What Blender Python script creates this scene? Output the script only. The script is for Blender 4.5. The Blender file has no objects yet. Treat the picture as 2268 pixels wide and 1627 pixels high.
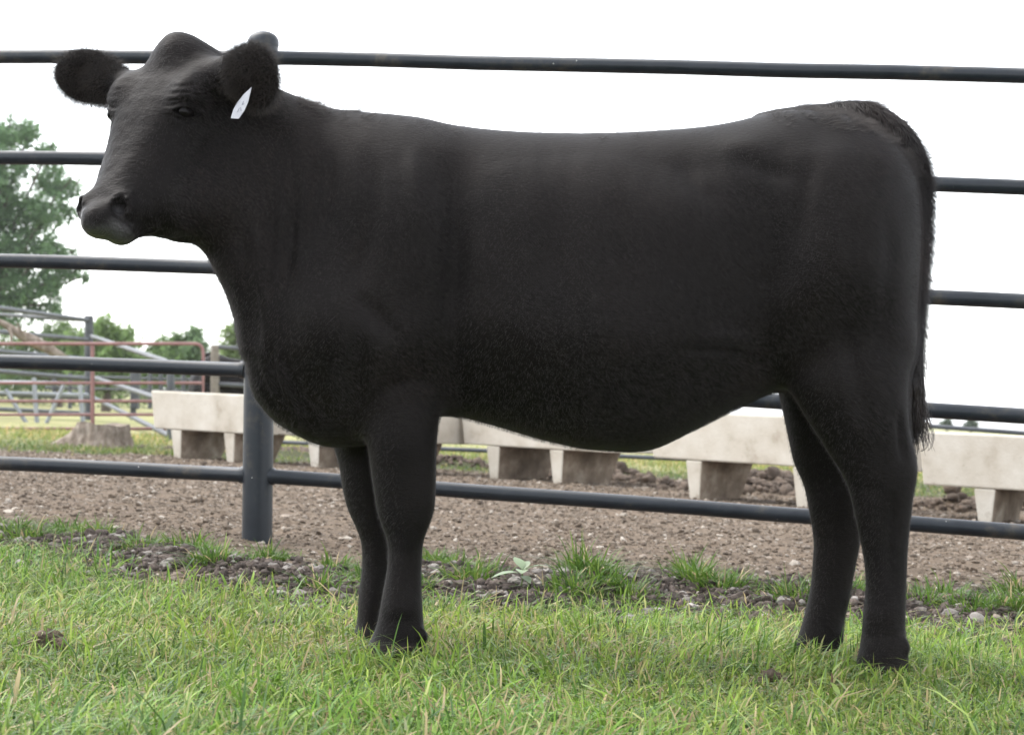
import bpy, math, random
import numpy as np
from mathutils import Vector, Matrix

rad = math.radians
rng = np.random.default_rng(7)
random.seed(7)
scene = bpy.context.scene
COL = scene.collection

# ------------------------------------------------------------------ camera
# The yard falls away slightly to the right, so the camera is rolled against it.
F = 4500.0                      # focal length in units of a 2268 px wide picture
CW, CH = 2268.0, 1627.0
EYE = 0.53
ROLL = math.atan(0.045)
PITCH = math.atan(91.4 / F)
R0 = np.array([1.0, 0, 0]); U0 = np.array([0, -math.sin(PITCH), math.cos(PITCH)])
FW = np.array([0, math.cos(PITCH), math.sin(PITCH)])
RI = math.cos(ROLL) * R0 + math.sin(ROLL) * U0
UP = -math.sin(ROLL) * R0 + math.cos(ROLL) * U0
CAM = np.array([0, 0, EYE])


def P(x, y, Y):
    """World point seen at photo position (x, y) at distance Y along the ground."""
    x = np.asarray(x, float); y = np.asarray(y, float)
    d = (FW + ((x - CW / 2) / F)[..., None] * RI + ((CH / 2 - y) / F)[..., None] * UP)
    t = (np.asarray(Y, float) / d[..., 1])[..., None]
    return CAM + d * t


cam_data = bpy.data.cameras.new("camera")
cam = bpy.data.objects.new("camera", cam_data)
COL.objects.link(cam)
M = Matrix(((RI[0], UP[0], -FW[0], 0), (RI[1], UP[1], -FW[1], 0), (RI[2], UP[2], -FW[2], EYE), (0, 0, 0, 1)))
cam.matrix_world = M
cam_data.sensor_fit = 'HORIZONTAL'
cam_data.sensor_width = 36.0
cam_data.lens = 36.0 * F / CW
cam_data.clip_start = 0.05
cam_data.clip_end = 6000.0
cam_data.dof.use_dof = True
cam_data.dof.focus_distance = 4.5
cam_data.dof.aperture_fstop = 9.0
scene.camera = cam

# ------------------------------------------------------------------ light: bright, hazy overcast
SUN_EL, SUN_AZ = rad(58), rad(-62)       # azimuth measured from +Y (away from the camera) towards +X
world = bpy.data.worlds.new("World")
scene.world = world
world.use_nodes = True
wn, wl = world.node_tree.nodes, world.node_tree.links
bg = wn["Background"]
sky = wn.new("ShaderNodeTexSky")
sky.sky_type = 'NISHITA'
sky.sun_disc = False
sky.sun_elevation = SUN_EL
sky.sun_rotation = SUN_AZ
sky.dust_density = 1.2
sky.air_density = 1.0
hs = wn.new("ShaderNodeHueSaturation")
hs.inputs["Saturation"].default_value = 0.22
wl.new(sky.outputs[0], hs.inputs["Color"])
wl.new(hs.outputs[0], bg.inputs["Color"])
bg.inputs["Strength"].default_value = 0.15
sun_d = bpy.data.lights.new("sun", 'SUN')
sun_d.energy = 0.8
sun_d.angle = rad(50)
sun_d.color = (1.0, 0.96, 0.9)
sun = bpy.data.objects.new("sun", sun_d)
COL.objects.link(sun)
sd = Vector((math.sin(SUN_AZ) * math.cos(SUN_EL), math.cos(SUN_AZ) * math.cos(SUN_EL), math.sin(SUN_EL)))
sun.rotation_euler = sd.to_track_quat('Z', 'Y').to_euler()
sun.location = (-6, 4, 9)
scene.view_settings.view_transform = 'Standard'
scene.view_settings.look = 'None'
scene.view_settings.gamma = 1.0
scene.view_settings.exposure = 2.12
scene.cycles.max_bounces = 6
scene.cycles.transparent_max_bounces = 8


# ------------------------------------------------------------------ helpers
def hash2(ix, iy, seed):
    n = (ix.astype(np.int64) * 374761393 + iy.astype(np.int64) * 668265263 + seed * 1442695041) & 0xffffffff
    n = ((n ^ (n >> 13)) * 1274126177) & 0xffffffff
    return ((n ^ (n >> 16)) & 0xffff) / 65535.0


def vnoise(x, y, seed=0):
    x = np.asarray(x, float); y = np.asarray(y, float)
    ix, iy = np.floor(x), np.floor(y)
    fx, fy = x - ix, y - iy
    fx = fx * fx * (3 - 2 * fx); fy = fy * fy * (3 - 2 * fy)
    a = hash2(ix, iy, seed); b = hash2(ix + 1, iy, seed)
    c = hash2(ix, iy + 1, seed); d = hash2(ix + 1, iy + 1, seed)
    return (a * (1 - fx) + b * fx) * (1 - fy) + (c * (1 - fx) + d * fx) * fy


def fbm(x, y, seed=0, oct=4):
    s = 0; a = 0.5; t = 0
    for o in range(oct):
        s = s + a * vnoise(x * 2 ** o, y * 2 ** o, seed + o * 17); t += a; a *= 0.5
    return s / t


def sstep(a, b, x):
    t = np.clip((np.asarray(x, float) - a) / (b - a), 0, 1)
    return t * t * (3 - 2 * t)


def mesh_np(name, verts, faces=None, smooth=False, loops=None, starts=None):
    """Mesh from arrays; faces is an (n,3|4) array or a list of them."""
    me = bpy.data.meshes.new(name)
    verts = np.asarray(verts, np.float32)
    me.vertices.add(len(verts)); me.vertices.foreach_set("co", verts.ravel())
    if not isinstance(faces, (list, tuple)):
        faces = [faces]
    faces = [np.asarray(f, np.int32) for f in faces if len(f)]
    lt = np.concatenate([np.full(len(f), f.shape[1], np.int32) for f in faces])
    lv = np.concatenate([f.ravel() for f in faces])
    ls = np.concatenate([[0], np.cumsum(lt)[:-1]]).astype(np.int32)
    me.loops.add(len(lv)); me.loops.foreach_set("vertex_index", lv)
    me.polygons.add(len(lt)); me.polygons.foreach_set("loop_start", ls)
    me.update(calc_edges=True)
    me.polygons.foreach_set("use_smooth", np.full(len(lt), smooth))
    me.validate()
    me.update()
    return me


def col_attr(me, name, values):
    a = me.attributes.new(name, 'FLOAT_COLOR', 'POINT')
    v = np.ones((len(me.vertices), 4), np.float32)
    v[:, :3] = values
    a.data.foreach_set("color", v.ravel())


def flt_attr(me, name, values):
    a = me.attributes.new(name, 'FLOAT', 'POINT')
    a.data.foreach_set("value", np.asarray(values, np.float32))


class MB:
    """Collects tubes and boxes; build() links them as one mesh object."""
    def __init__(s):
        s.v = []; s.f = []; s.sm = []

    def add(s, vs, fs, smooth=False):
        o = len(s.v); s.v.extend([tuple(map(float, p)) for p in vs])
        for f in fs:
            s.f.append(tuple(i + o for i in f)); s.sm.append(smooth)

    def tube(s, pts, radii, n=12, caps=True, jitter=0.0, squash=None):
        pts = [np.asarray(p, float) for p in pts]
        if np.isscalar(radii): radii = [radii] * len(pts)
        rings = []
        ref = None
        for i, p in enumerate(pts):
            d = pts[min(i + 1, len(pts) - 1)] - pts[max(i - 1, 0)]
            d = d / (np.linalg.norm(d) + 1e-9)
            if ref is None:
                ref = np.array([0, 0, 1.0]) if abs(d[2]) < 0.9 else np.array([0, 1.0, 0])
            a = np.cross(d, ref); a /= np.linalg.norm(a) + 1e-9
            b = np.cross(a, d); ref = b
            ring = []
            for k in range(n):
                t = 2 * math.pi * k / n
                r = radii[i] * (1 + (random.uniform(-jitter, jitter) if jitter else 0))
                ring.append(p + r * (math.cos(t) * a + math.sin(t) * b))
            rings.append(ring)
        vs = [q for r in rings for q in r]
        fs = []
        for i in range(len(pts) - 1):
            for k in range(n):
                k2 = (k + 1) % n
                fs.append((i * n + k, i * n + k2, (i + 1) * n + k2, (i + 1) * n + k))
        s.add(vs, fs, True)
        if caps:
            s.add(rings[0], [tuple(reversed(range(n)))][:1])
            s.add(rings[-1], [tuple(range(n))])
        return s

    def hexa(s, b, t):
        """Box from four bottom and four top corners (same order, counter-clockwise from above)."""
        s.add(list(b) + list(t), [(3, 2, 1, 0), (4, 5, 6, 7), (0, 1, 5, 4), (1, 2, 6, 5), (2, 3, 7, 6), (3, 0, 4, 7)])
        return s

    def box(s, lo, hi):
        x0, y0, z0 = lo; x1, y1, z1 = hi
        return s.hexa([(x0, y0, z0), (x1, y0, z0), (x1, y1, z0), (x0, y1, z0)],
                      [(x0, y0, z1), (x1, y0, z1), (x1, y1, z1), (x0, y1, z1)])

    def build(s, name, mat, parent=None, bevel=0):
        me = bpy.data.meshes.new(name)
        me.from_pydata(s.v, [], s.f)
        me.polygons.foreach_set("use_smooth", s.sm)
        me.update()
        return link(name, me, mat, parent, bevel)


def link(name, me, mat, parent=None, bevel=0):
    o = bpy.data.objects.new(name, me)
    COL.objects.link(o)
    if mat and not me.materials: me.materials.append(mat)
    if parent:
        o.parent = parent
        o.matrix_parent_inverse = Matrix.Translation(parent.location).inverted() if parent.type == 'EMPTY' or parent.location.length else Matrix()
    if bevel:
        b = o.modifiers.new("edge", 'BEVEL'); b.width = bevel; b.segments = 2; b.limit_method = 'ANGLE'
    return o


def tag(o, label=None, cat=None, group=None, kind=None):
    if label: o["label"] = label
    if cat: o["category"] = cat
    if group: o["group"] = group
    if kind: o["kind"] = kind
    return o


def thing(name, loc, label, cat, group=None):
    o = bpy.data.objects.new(name, None)
    o.empty_display_size = 0.1
    o.location = tuple(float(c) for c in loc)
    COL.objects.link(o)
    return tag(o, label, cat, group)


# ------------------------------------------------------------------ materials
def new_mat(name):
    m = bpy.data.materials.new(name); m.use_nodes = True
    nt = m.node_tree
    return m, nt.nodes, nt.links, nt.nodes["Principled BSDF"]


def N(nodes, t, **kw):
    n = nodes.new(t)
    for k, v in kw.items():
        if k in n.inputs.keys(): n.inputs[k].default_value = v
        else: setattr(n, k, v)
    return n


def ramp(nodes, stops, interp='LINEAR'):
    r = nodes.new("ShaderNodeValToRGB"); r.color_ramp.interpolation = interp
    e = r.color_ramp.elements
    while len(e) < len(stops): e.new(0.5)
    for el, (p, c) in zip(e, stops):
        el.position = p; el.color = (c, c, c, 1) if np.isscalar(c) else (*c, 1)
    return r


def noise_mat(name, stops, scale=20, rough=0.8, bump=0.2, bscale=60, spec=0.5, detail=6, stretch=None, metal=0, bdist=0.01):
    m, n, l, b = new_mat(name)
    tc = N(n, "ShaderNodeTexCoord")
    src = tc.outputs["Object"]
    if stretch:
        mp = N(n, "ShaderNodeMapping"); mp.inputs["Scale"].default_value = stretch
        l.new(src, mp.inputs[0]); src = mp.outputs[0]
    t = N(n, "ShaderNodeTexNoise", Scale=scale, Detail=detail, Roughness=0.65)
    l.new(src, t.inputs["Vector"])
    r = ramp(n, stops); l.new(t.outputs[0], r.inputs[0]); l.new(r.outputs[0], b.inputs["Base Color"])
    b.inputs["Roughness"].default_value = rough
    b.inputs["Specular IOR Level"].default_value = spec
    b.inputs["Metallic"].default_value = metal
    if bump:
        t2 = N(n, "ShaderNodeTexNoise", Scale=bscale, Detail=5)
        l.new(src, t2.inputs["Vector"])
        bp = N(n, "ShaderNodeBump", Strength=bump, Distance=bdist)
        l.new(t2.outputs[0], bp.inputs["Height"]); l.new(bp.outputs[0], b.inputs["Normal"])
    return m
# ------------------------------------------------------------------ the black heifer
YC = 4.55                        # distance of the body's middle plane


def surface_nets(Fv, org, h):
    S = Fv < 0
    nx, ny, nz = Fv.shape
    cs = [(i, j, k) for i in (0, 1) for j in (0, 1) for k in (0, 1)]
    sub = lambda A, c: A[c[0]:nx - 1 + c[0], c[1]:ny - 1 + c[1], c[2]:nz - 1 + c[2]]
    cnt = np.zeros((nx - 1, ny - 1, nz - 1), np.uint8)
    for c in cs: cnt += sub(S, c)
    I = np.argwhere((cnt > 0) & (cnt < 8))
    vals = {c: Fv[I[:, 0] + c[0], I[:, 1] + c[1], I[:, 2] + c[2]].astype(float) for c in cs}
    acc = np.zeros((len(I), 3)); num = np.zeros(len(I))
    for c in cs:
        for ax in range(3):
            if c[ax]: continue
            d = list(c); d[ax] = 1; d = tuple(d)
            a, b = vals[c], vals[d]
            m = (a < 0) != (b < 0)
            t = np.where(m, a / np.where(m, a - b, 1), 0)
            p = np.tile(np.array(c, float), (len(I), 1)); p[:, ax] += t
            acc[m] += p[m]; num[m] += 1
    V = (I + acc / num[:, None]) * h + org
    idx = np.full(cnt.shape, -1, np.int64)
    idx[I[:, 0], I[:, 1], I[:, 2]] = np.arange(len(I))
    quads = []
    for ax in range(3):
        sl0 = [slice(None)] * 3; sl1 = [slice(None)] * 3
        sl0[ax] = slice(0, -1); sl1[ax] = slice(1, None)
        A, B = S[tuple(sl0)], S[tuple(sl1)]
        E = np.argwhere(A != B)
        o1, o2 = [(1, 2), (2, 0), (0, 1)][ax]
        E = E[(E[:, o1] > 0) & (E[:, o2] > 0) & (E[:, o1] < Fv.shape[o1] - 1) & (E[:, o2] < Fv.shape[o2] - 1)]
        def cell(a, b):
            q = E.copy(); q[:, o1] -= a; q[:, o2] -= b
            return idx[q[:, 0], q[:, 1], q[:, 2]]
        q = np.stack([cell(1, 1), cell(0, 1), cell(0, 0), cell(1, 0)], 1)
        flip = ~A[E[:, 0], E[:, 1], E[:, 2]]
        q[flip] = q[flip][:, ::-1]
        quads.append(q[(q >= 0).all(1)])
    return V, np.concatenate(quads)


def smin(a, b, k):
    h = np.maximum(k - np.abs(a - b), 0) / k
    return np.minimum(a, b) - h * h * k * 0.25


def smax(a, b, k):
    return -smin(-a, -b, k)


def XZ(pts, Y):
    p = np.array(pts, float)
    w = P(p[:, 0], p[:, 1], Y)
    return w[:, 0], w[:, 2]


H = 0.0065
ORG = np.array([-1.12, 4.0, -0.045])
DIM = (326, 146, 228)
gx = ORG[0] + H * np.arange(DIM[0]); gy = ORG[1] + H * np.arange(DIM[1]); gz = ORG[2] + H * np.arange(DIM[2])

# -- torso and neck, bounded by the outlines seen from the side
tx, tz = XZ([(380, 130), (440, 118), (500, 135), (560, 172), (600, 200), (660, 222), (720, 245), (770, 252), (850, 257), (930, 264),
             (1000, 281), (1080, 291), (1160, 297), (1280, 300), (1370, 298), (1450, 294), (1520, 289), (1580, 282),
             (1640, 270), (1700, 254), (1760, 247), (1850, 254), (1920, 272), (1980, 305), (2040, 370), (2100, 450)], YC)
bx, bz = XZ([(400, 960), (560, 955), (600, 960), (650, 970), (700, 985), (750, 990), (820, 985), (900, 945), (970, 917), (1020, 922), (1100, 944),
             (1200, 974), (1290, 994), (1400, 1001), (1450, 994), (1500, 969), (1560, 936), (1620, 904), (1690, 872),
             (1740, 862), (1850, 850), (1950, 845), (2040, 845)], YC)
fx, fz = XZ([(430, 60), (425, 300), (430, 450), (452, 537), (466, 553), (480, 588), (510, 650), (530, 710), (538, 765), (543, 785), (552, 797),
             (554, 828), (573, 880), (592, 908), (612, 934), (652, 966), (700, 1000)], YC)
rx_, rz_ = XZ([(1900, 262), (1950, 292), (1985, 325), (2003, 348), (2022, 390), (2030, 450), (2034, 507), (2034, 560), (2029, 646),
              (2025, 700), (2019, 780), (2014, 850), (2012, 930), (2012, 1000)], YC)
wx, _ = XZ([(430, 500), (500, 500), (560, 500), (640, 500), (720, 500), (800, 500), (900, 500), (1000, 500), (1150, 500), (1350, 500),
            (1500, 500), (1650, 500), (1760, 500), (1850, 500), (1950, 500), (2010, 500), (2060, 500)], YC)
ww = [.095, .112, .128, .158, .192, .225, .248, .258, .285, .302, .298, .268, .262, .258, .228, .195, .15]
ycx, _ = XZ([(430, 300), (560, 300), (680, 300), (800, 300), (1000, 300)], YC)
ycv = [4.45, 4.475, 4.51, 4.54, 4.55]


def sorti(q, a, b):
    o = np.argsort(a); return np.interp(q, np.asarray(a)[o], np.asarray(b)[o])


def smooth_sorti(q, a, b, w=5):
    r = sorti(q, a, b)
    k = np.ones(w) / w
    for _ in range(2):
        r = np.convolve(np.pad(r, w // 2, mode='edge'), k, mode='valid')
    return r


top = smooth_sorti(gx, tx, tz, 7); bot = smooth_sorti(gx, bx, bz, 5)
frt = smooth_sorti(gz, fz, fx, 1) + .012 * (fbm(gz * 26, gz * 0 + 3.3, 19, 3) - .5) * sstep(.85, .6, gz); rear = smooth_sorti(gz, rz_, rx_, 5)
Wx = smooth_sorti(gx, wx, ww, 15); yc = smooth_sorti(gx, ycx, ycv, 15)
X2, Z2 = np.meshgrid(gx, gz, indexing='ij')
V2 = np.clip((Z2 - bot[:, None]) / (top - bot)[:, None], 0, 1)
def soft(q, xs, ys, w=.06):
    t = np.linspace(xs[0], xs[-1], 1201); v = np.interp(t, xs, ys)
    n = int(w / (t[1] - t[0])) | 1
    for _ in range(2):
        v = np.convolve(np.pad(v, n // 2, mode='reflect', reflect_type='odd'), np.ones(n) / n, mode='valid')
    return np.interp(q, t, v)


W2 = Wx[:, None] * soft(V2, [0, .12, .28, .45, .65, .85, 1], [.6, .82, .96, 1, .97, .86, .66], .16)


def bumpw(px, py, amp, rx, ry, ang=0):
    global W2
    c = P(px, py, YC); dx = (X2 - c[0]); dz = (Z2 - c[2])
    ca, sa = math.cos(rad(ang)), math.sin(rad(ang))
    u = (dx * ca + dz * sa) / (rx * .001); v = (-dx * sa + dz * ca) / (ry * .001)
    W2 = W2 + amp * np.exp(-(u * u + v * v))


bumpw(735, 730, .040, 90, 120)       # point of the shoulder
bumpw(880, 470, .024, 120, 220, 12)  # shoulder blade
bumpw(880, 800, .030, 110, 110)      # upper arm
bumpw(1020, 640, -.026, 40, 260)     # hollow behind the shoulder
bumpw(985, 330, .012, 60, 50)
bumpw(1620, 330, .022, 70, 45)       # hook bone
bumpw(1490, 390, -.022, 110, 70)     # hollow before the hip
bumpw(1640, 640, -.028, 100, 190, -10)
bumpw(1860, 560, .036, 150, 230)     # thigh
bumpw(1770, 780, .016, 110, 150)      # stifle
bumpw(1930, 360, .012, 50, 60)
bumpw(1790, 310, -.012, 60, 40)
bumpw(1300, 780, .018, 220, 120)
bumpw(640, 520, -.006, 30, 260, 8)   # neck folds
bumpw(600, 640, .006, 18, 200, 6)
bumpw(575, 700, -.010, 14, 160, 6)
bumpw(690, 470, .004, 22, 260, 6)
bumpw(740, 430, -.004, 24, 220, 4)
bumpw(655, 880, .007, 30, 90, 0)
bumpw(700, 900, -.007, 30, 90, 0)
for q, (fxp, amp) in enumerate([(1090, -.003), (1150, .002), (1215, -.003), (1290, .002), (1370, -.002)]):
    bumpw(fxp, 560, amp, 26, 190, 4)     # ribs, barely showing
W2 += (fbm(X2 * 9 + 40, Z2 * 7 + 9, 3, 3) - .5) * .010 + (fbm(X2 * 34 + 4, Z2 * 9 + 9, 5, 2) - .5) * .0016
X2 = X2[:, None, :]
YY = np.abs(gy[None, :, None] - yc[:, None, None])
Zg = gz[None, None, :]
W3 = W2[:, None, :]
k3 = np.clip(.7 * W3, .05, .16)
g = smax(Zg - top[:, None, None] + 1.0 * YY ** 2, bot[:, None, None] - Zg + 1.1 * YY ** 2, .04)
g = smax(g, YY - W3, k3)
g = smax(g, frt[None, None, :] - X2 + 2.2 * YY ** 2, .05)
g = smax(g, X2 - rear[None, None, :] + 1.6 * YY ** 2, .05)
Fv = g.astype(np.float32)


def region(lo, hi, pad=.09):
    s = []
    for a, (l, h_) in enumerate(zip(lo, hi)):
        i0 = max(0, int((l - pad - ORG[a]) / H)); i1 = min(DIM[a], int((h_ + pad - ORG[a]) / H) + 2)
        s.append(slice(i0, i1))
    s = tuple(s)
    return s, gx[s[0]][:, None, None], gy[s[1]][None, :, None], gz[s[2]][None, None, :]


def merge(s, f, k, op=smin):
    Fv[s] = op(Fv[s], f, k).astype(np.float32)


def leg(rows, Yd, hd, yoff=None, top_k=.06, k=.045):
    """rows: (photo y, front x, rear x); hd: half thickness per row; yoff: shift of the middle per row."""
    r = np.array(rows, float)
    a = P(r[:, 1], r[:, 0], Yd); b = P(r[:, 2], r[:, 0], Yd)
    z = (a[:, 2] + b[:, 2]) / 2
    z[-1] = -.03
    yo = np.zeros(len(r)) if yoff is None else np.array(yoff)
    s, X, Y, Z = region((min(a[:, 0].min(), b[:, 0].min()), Yd - .16, -.03), (b[:, 0].max(), Yd + .16, z.max()))
    zz = gz[s[2]]
    xf = smooth_sorti(zz, z, a[:, 0], 5); xr = smooth_sorti(zz, z, b[:, 0], 5)
    hh = smooth_sorti(zz, z, hd, 7); yy = Yd + smooth_sorti(zz, z, yo, 7)
    xc = (xf + xr) / 2; ax = (xr - xf) / 2
    q = np.sqrt(((X - xc) / ax) ** 2 + ((Y - yy) / hh) ** 2)
    f = (q - 1) * np.minimum(ax, hh)
    f = smax(f, Z - z.max(), .06)
    merge(s, f, k)


leg([(760, 795, 985), (840, 797, 982), (900, 800, 974), (950, 806, 969), (985, 813, 967), (1050, 822, 966), (1090, 828, 965), (1126, 833, 963),
     (1160, 843, 951), (1191, 857, 938), (1220, 860, 935), (1260, 858, 933), (1318, 847, 934), (1365, 839, 937), (1395, 832, 940), (1420, 820, 941), (1442, 806, 942), (1470, 800, 944)],
    4.40, [.075, .075, .072, .068, .064, .056, .052, .05, .046, .038, .036, .036, .041, .045, .047, .052, .056, .058],
    [.03, .02, .012, .006, .0, 0, 0, 0, 0, 0, 0, 0, 0, 0, 0, 0, 0, 0])
leg([(800, 735, 900), (900, 732, 880), (988, 737, 862), (1024, 750, 864), (1081, 758, 868), (1129, 769, 873), (1160, 784, 876), (1185, 796, 876), (1211, 802, 872),
     (1267, 802, 866), (1307, 795, 860), (1340, 793, 852), (1375, 792, 848), (1395, 788, 850), (1415, 778, 854), (1445, 768, 858)],
    4.68, [.07, .07, .064, .06, .054, .05, .046, .042, .037, .036, .041, .045, .046, .05, .055, .058])
leg([(700, 1770, 2020), (780, 1745, 2018), (865, 1748, 2012), (930, 1785, 2012), (975, 1815, 2020), (1015, 1840, 2031), (1054, 1866, 2032), (1085, 1880, 2024), (1144, 1893, 2017), (1203, 1906, 2011),
     (1246, 1915, 2009), (1293, 1918, 2007), (1343, 1915, 2005), (1402, 1909, 2004), (1430, 1906, 2007), (1455, 1900, 2011), (1485, 1890, 2014)],
    4.41, [.1, .105, .1, .08, .066, .058, .055, .05, .042, .038, .037, .038, .043, .047, .051, .056, .06],
    [.03, .02, .01, 0, 0, 0, 0, 0, 0, 0, 0, 0, 0, 0, 0, 0, 0])
leg([(760, 1735, 1980), (865, 1722, 1950), (901, 1731, 1945), (972, 1746, 1935), (1031, 1758, 1930), (1070, 1779, 1926), (1109, 1788, 1922), (1168, 1798, 1914), (1199, 1803, 1907),
     (1253, 1800, 1894), (1300, 1796, 1886), (1343, 1787, 1875), (1390, 1775, 1868), (1415, 1767, 1862), (1440, 1757, 1860), (1470, 1748, 1862)],
    4.70, [.1, .1, .095, .08, .066, .058, .052, .043, .04, .038, .038, .042, .046, .05, .055, .058])


def capsule_chain(pts, radii, k, flat=None):
    pts = np.asarray(pts, float)
    R = max(radii)
    s, X, Y, Z = region(pts.min(0) - R, pts.max(0) + R, .05 + k)
    f = None
    for a, b, ra, rb in zip(pts[:-1], pts[1:], radii[:-1], radii[1:]):
        d = b - a; L = d @ d
        t = np.clip(((X - a[0]) * d[0] + (Y - a[1]) * d[1] + (Z - a[2]) * d[2]) / L, 0, 1)
        q = np.sqrt((X - a[0] - t * d[0]) ** 2 + (Y - a[1] - t * d[1]) ** 2 + (Z - a[2] - t * d[2]) ** 2) - (ra + t * (rb - ra))
        f = q if f is None else np.minimum(f, q)
    merge(s, f, k)


def ell(c, r, k, axes=None, op=smin, sign=1):
    """Ellipsoid with centre c, radii r, along the rows of axes."""
    c = np.asarray(c, float); r = np.asarray(r, float)
    A = np.eye(3) if axes is None else np.asarray(axes, float)
    R = r.max()
    s, X, Y, Z = region(c - R, c + R, .04 + k)
    X = X - c[0]; Y = Y - c[1]; Z = Z - c[2]
    u = [(A[i, 0] * X + A[i, 1] * Y + A[i, 2] * Z) / r[i] for i in range(3)]
    q = np.sqrt(u[0] ** 2 + u[1] ** 2 + u[2] ** 2)
    q2 = np.sqrt((u[0] / r[0]) ** 2 + (u[1] / r[1]) ** 2 + (u[2] / r[2]) ** 2)
    f = q * (q - 1) / np.maximum(q2, 1e-6)
    merge(s, sign * f, k, op)


for (px_, py_, Yq) in [(936, 1408, 4.375), (938, 1410, 4.425), (2004, 1432, 4.385), (2006, 1434, 4.435), (1858, 1412, 4.675), (848, 1398, 4.66)]:
    ell(P(px_, py_, Yq), (.010, .010, .016), .014)
# tail, hanging behind the thighs
tail_px = [(1690, 272), (1760, 262), (1840, 256), (1905, 248), (1962, 268), (2010, 312), (2035, 376), (2045, 440), (2046, 510), (2042, 580), (2036, 650), (2029, 730), (2023, 800), (2018, 870)]
tail_r = [.022, .026, .028, .030, .028, .025, .021, .017, .0145, .012, .0105, .0105, .011, .010]
tp = np.array(tail_px, float)
tail_pts = P(tp[:, 0], tp[:, 1], YC - np.interp(np.arange(len(tp)), [0, 5, 13], [0, .01, .03]))
tt = np.linspace(0, len(tp) - 1, 60)
tail_pts = np.stack([soft(tt, [*range(len(tp))], tail_pts[:, i], .8) for i in range(3)], 1)
tail_r = np.interp(tt, range(len(tp)), tail_r)
capsule_chain(tail_pts, tail_r, .02)

# -- head, built upright in its own frame: s down the face, u out of the forehead, w to the near side
HO = P(394, 106, 4.43)
HM = P(204, 462, 4.215)
es = (HM - HO) / np.linalg.norm(HM - HO)
HLEN = float(np.linalg.norm(HM - HO))
ew = np.cross(es, [0, 0, 1.0]); ew /= np.linalg.norm(ew)
if ew[0] < 0: ew = -ew
eu = np.cross(es, ew); eu /= np.linalg.norm(eu)
if eu[0] > 0: eu = -eu
HA = np.array([es, eu, ew])


def hp(s, u, w):
    return HO + s * es + u * eu + w * ew


s, X, Y, Z = region(HO - .33, HO + .33, 0)
s, X, Y, Z = region(np.minimum(HO, HM) - .2, np.maximum(HO, HM) + .24, 0)
dx, dy, dz = X - HO[0], Y - HO[1], Z - HO[2]
S_ = dx * es[0] + dy * es[1] + dz * es[2]
U_ = dx * eu[0] + dy * eu[1] + dz * eu[2]
W_ = np.abs(dx * ew[0] + dy * ew[1] + dz * ew[2])
hs_ = [-.06, -.02, .02, .06, .11, .16, .20, .25, .30, .35, .40, .44, .48]
h_top = np.interp(S_, hs_, [-.03, -.006, .008, .016, .022, .021, .016, .006, -.001, -.004, -.003, -.008, -.02])
h_bot = np.interp(S_, hs_, [.06, .09, .13, .17, .2, .212, .21, .19, .166, .145, .130, .118, .105])
h_w = np.interp(S_, hs_, [.05, .062, .078, .094, .108, .112, .106, .09, .076, .068, .069, .071, .066])
vv = np.clip((U_ + h_bot) / (h_top + h_bot), 0, 1)
h_ws = h_w * np.interp(vv, [0, .15, .35, .6, .85, 1], [.62, .8, .93, 1, .98, .9])
f = smax(U_ - h_top + 1.2 * W_ ** 2, -h_bot - U_ + 4 * W_ ** 2, .03)
f = smax(f, W_ - h_ws, .055)
f = smax(f, S_ - HLEN - .012 + 2.2 * W_ ** 2 + 3.0 * (U_ + .05) ** 2, .035)
f = smax(f, -.035 - S_ + 2 * W_ ** 2, .05)
merge(s, f, .05)
# the eye lies level along the side of the head
ES = np.array([0, 0, 1.0]) - 0 * es
ES = -np.cross(np.array([0, 0, 1.0]), ew); ES /= np.linalg.norm(ES)
if ES[0] < 0: ES = -ES
EV = np.cross(ES, ew); EV = EV if EV[2] > 0 else -EV


def EYE_C(sg):
    return hp(.176, -.019, sg * .1065)


for sg in (-1, 1):
    ell(hp(.125, -.012, sg * .094), (.05, .036, .03), .04, HA)           # brow over the eye
    ell(hp(.176, -.019, sg * .119), (.024, .019, .013), .02, HA, smax, -1)  # eye socket
    ell(hp(.30, -.075, sg * .066), (.085, .03, .018), .04, HA)           # cheek ridge
    ell(hp(.23, -.13, sg * .088), (.10, .065, .02), .05, HA)             # jaw muscle
    ell(hp(.425, -.030, sg * .046), (.026, .024, .024), .025, HA)         # nostril wing
ell(P(388, 124, 4.43), (.035, .046, .047), .055)                         # poll
ell(P(268, 508, 4.245), (.034, .038, .032), .010)                     # chin
capsule_chain([P(300, 472, 4.30), P(370, 462, 4.33), P(460, 452, 4.41)], [.040, .062, .085], .05)   # throat

ell(P(214, 494, 4.226), (.020, .038, .020), .016)
ell(P(224, 488, 4.234), (.034, .045, .030), .024)                        # upper lip
ell(P(214, 494, 4.226), (.020, .038, .020), .016)
ell(P(224, 488, 4.234), (.034, .045, .030), .024)                        # upper lip
for sg in (-1, 1):
    ell(hp(.432, -.018, sg * .052), (.019, .017, .014) if sg > 0 else (.013, .012, .009), .012, HA, smax, -1)      # nostrils

# dewlap wrinkles under the jaw
for px, py, r in [(345, 508, .013), (395, 516, .016), (430, 516, .014)]:
    ell(P(px, py, 4.37), (r * 1.6, r, r), .02)


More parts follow.
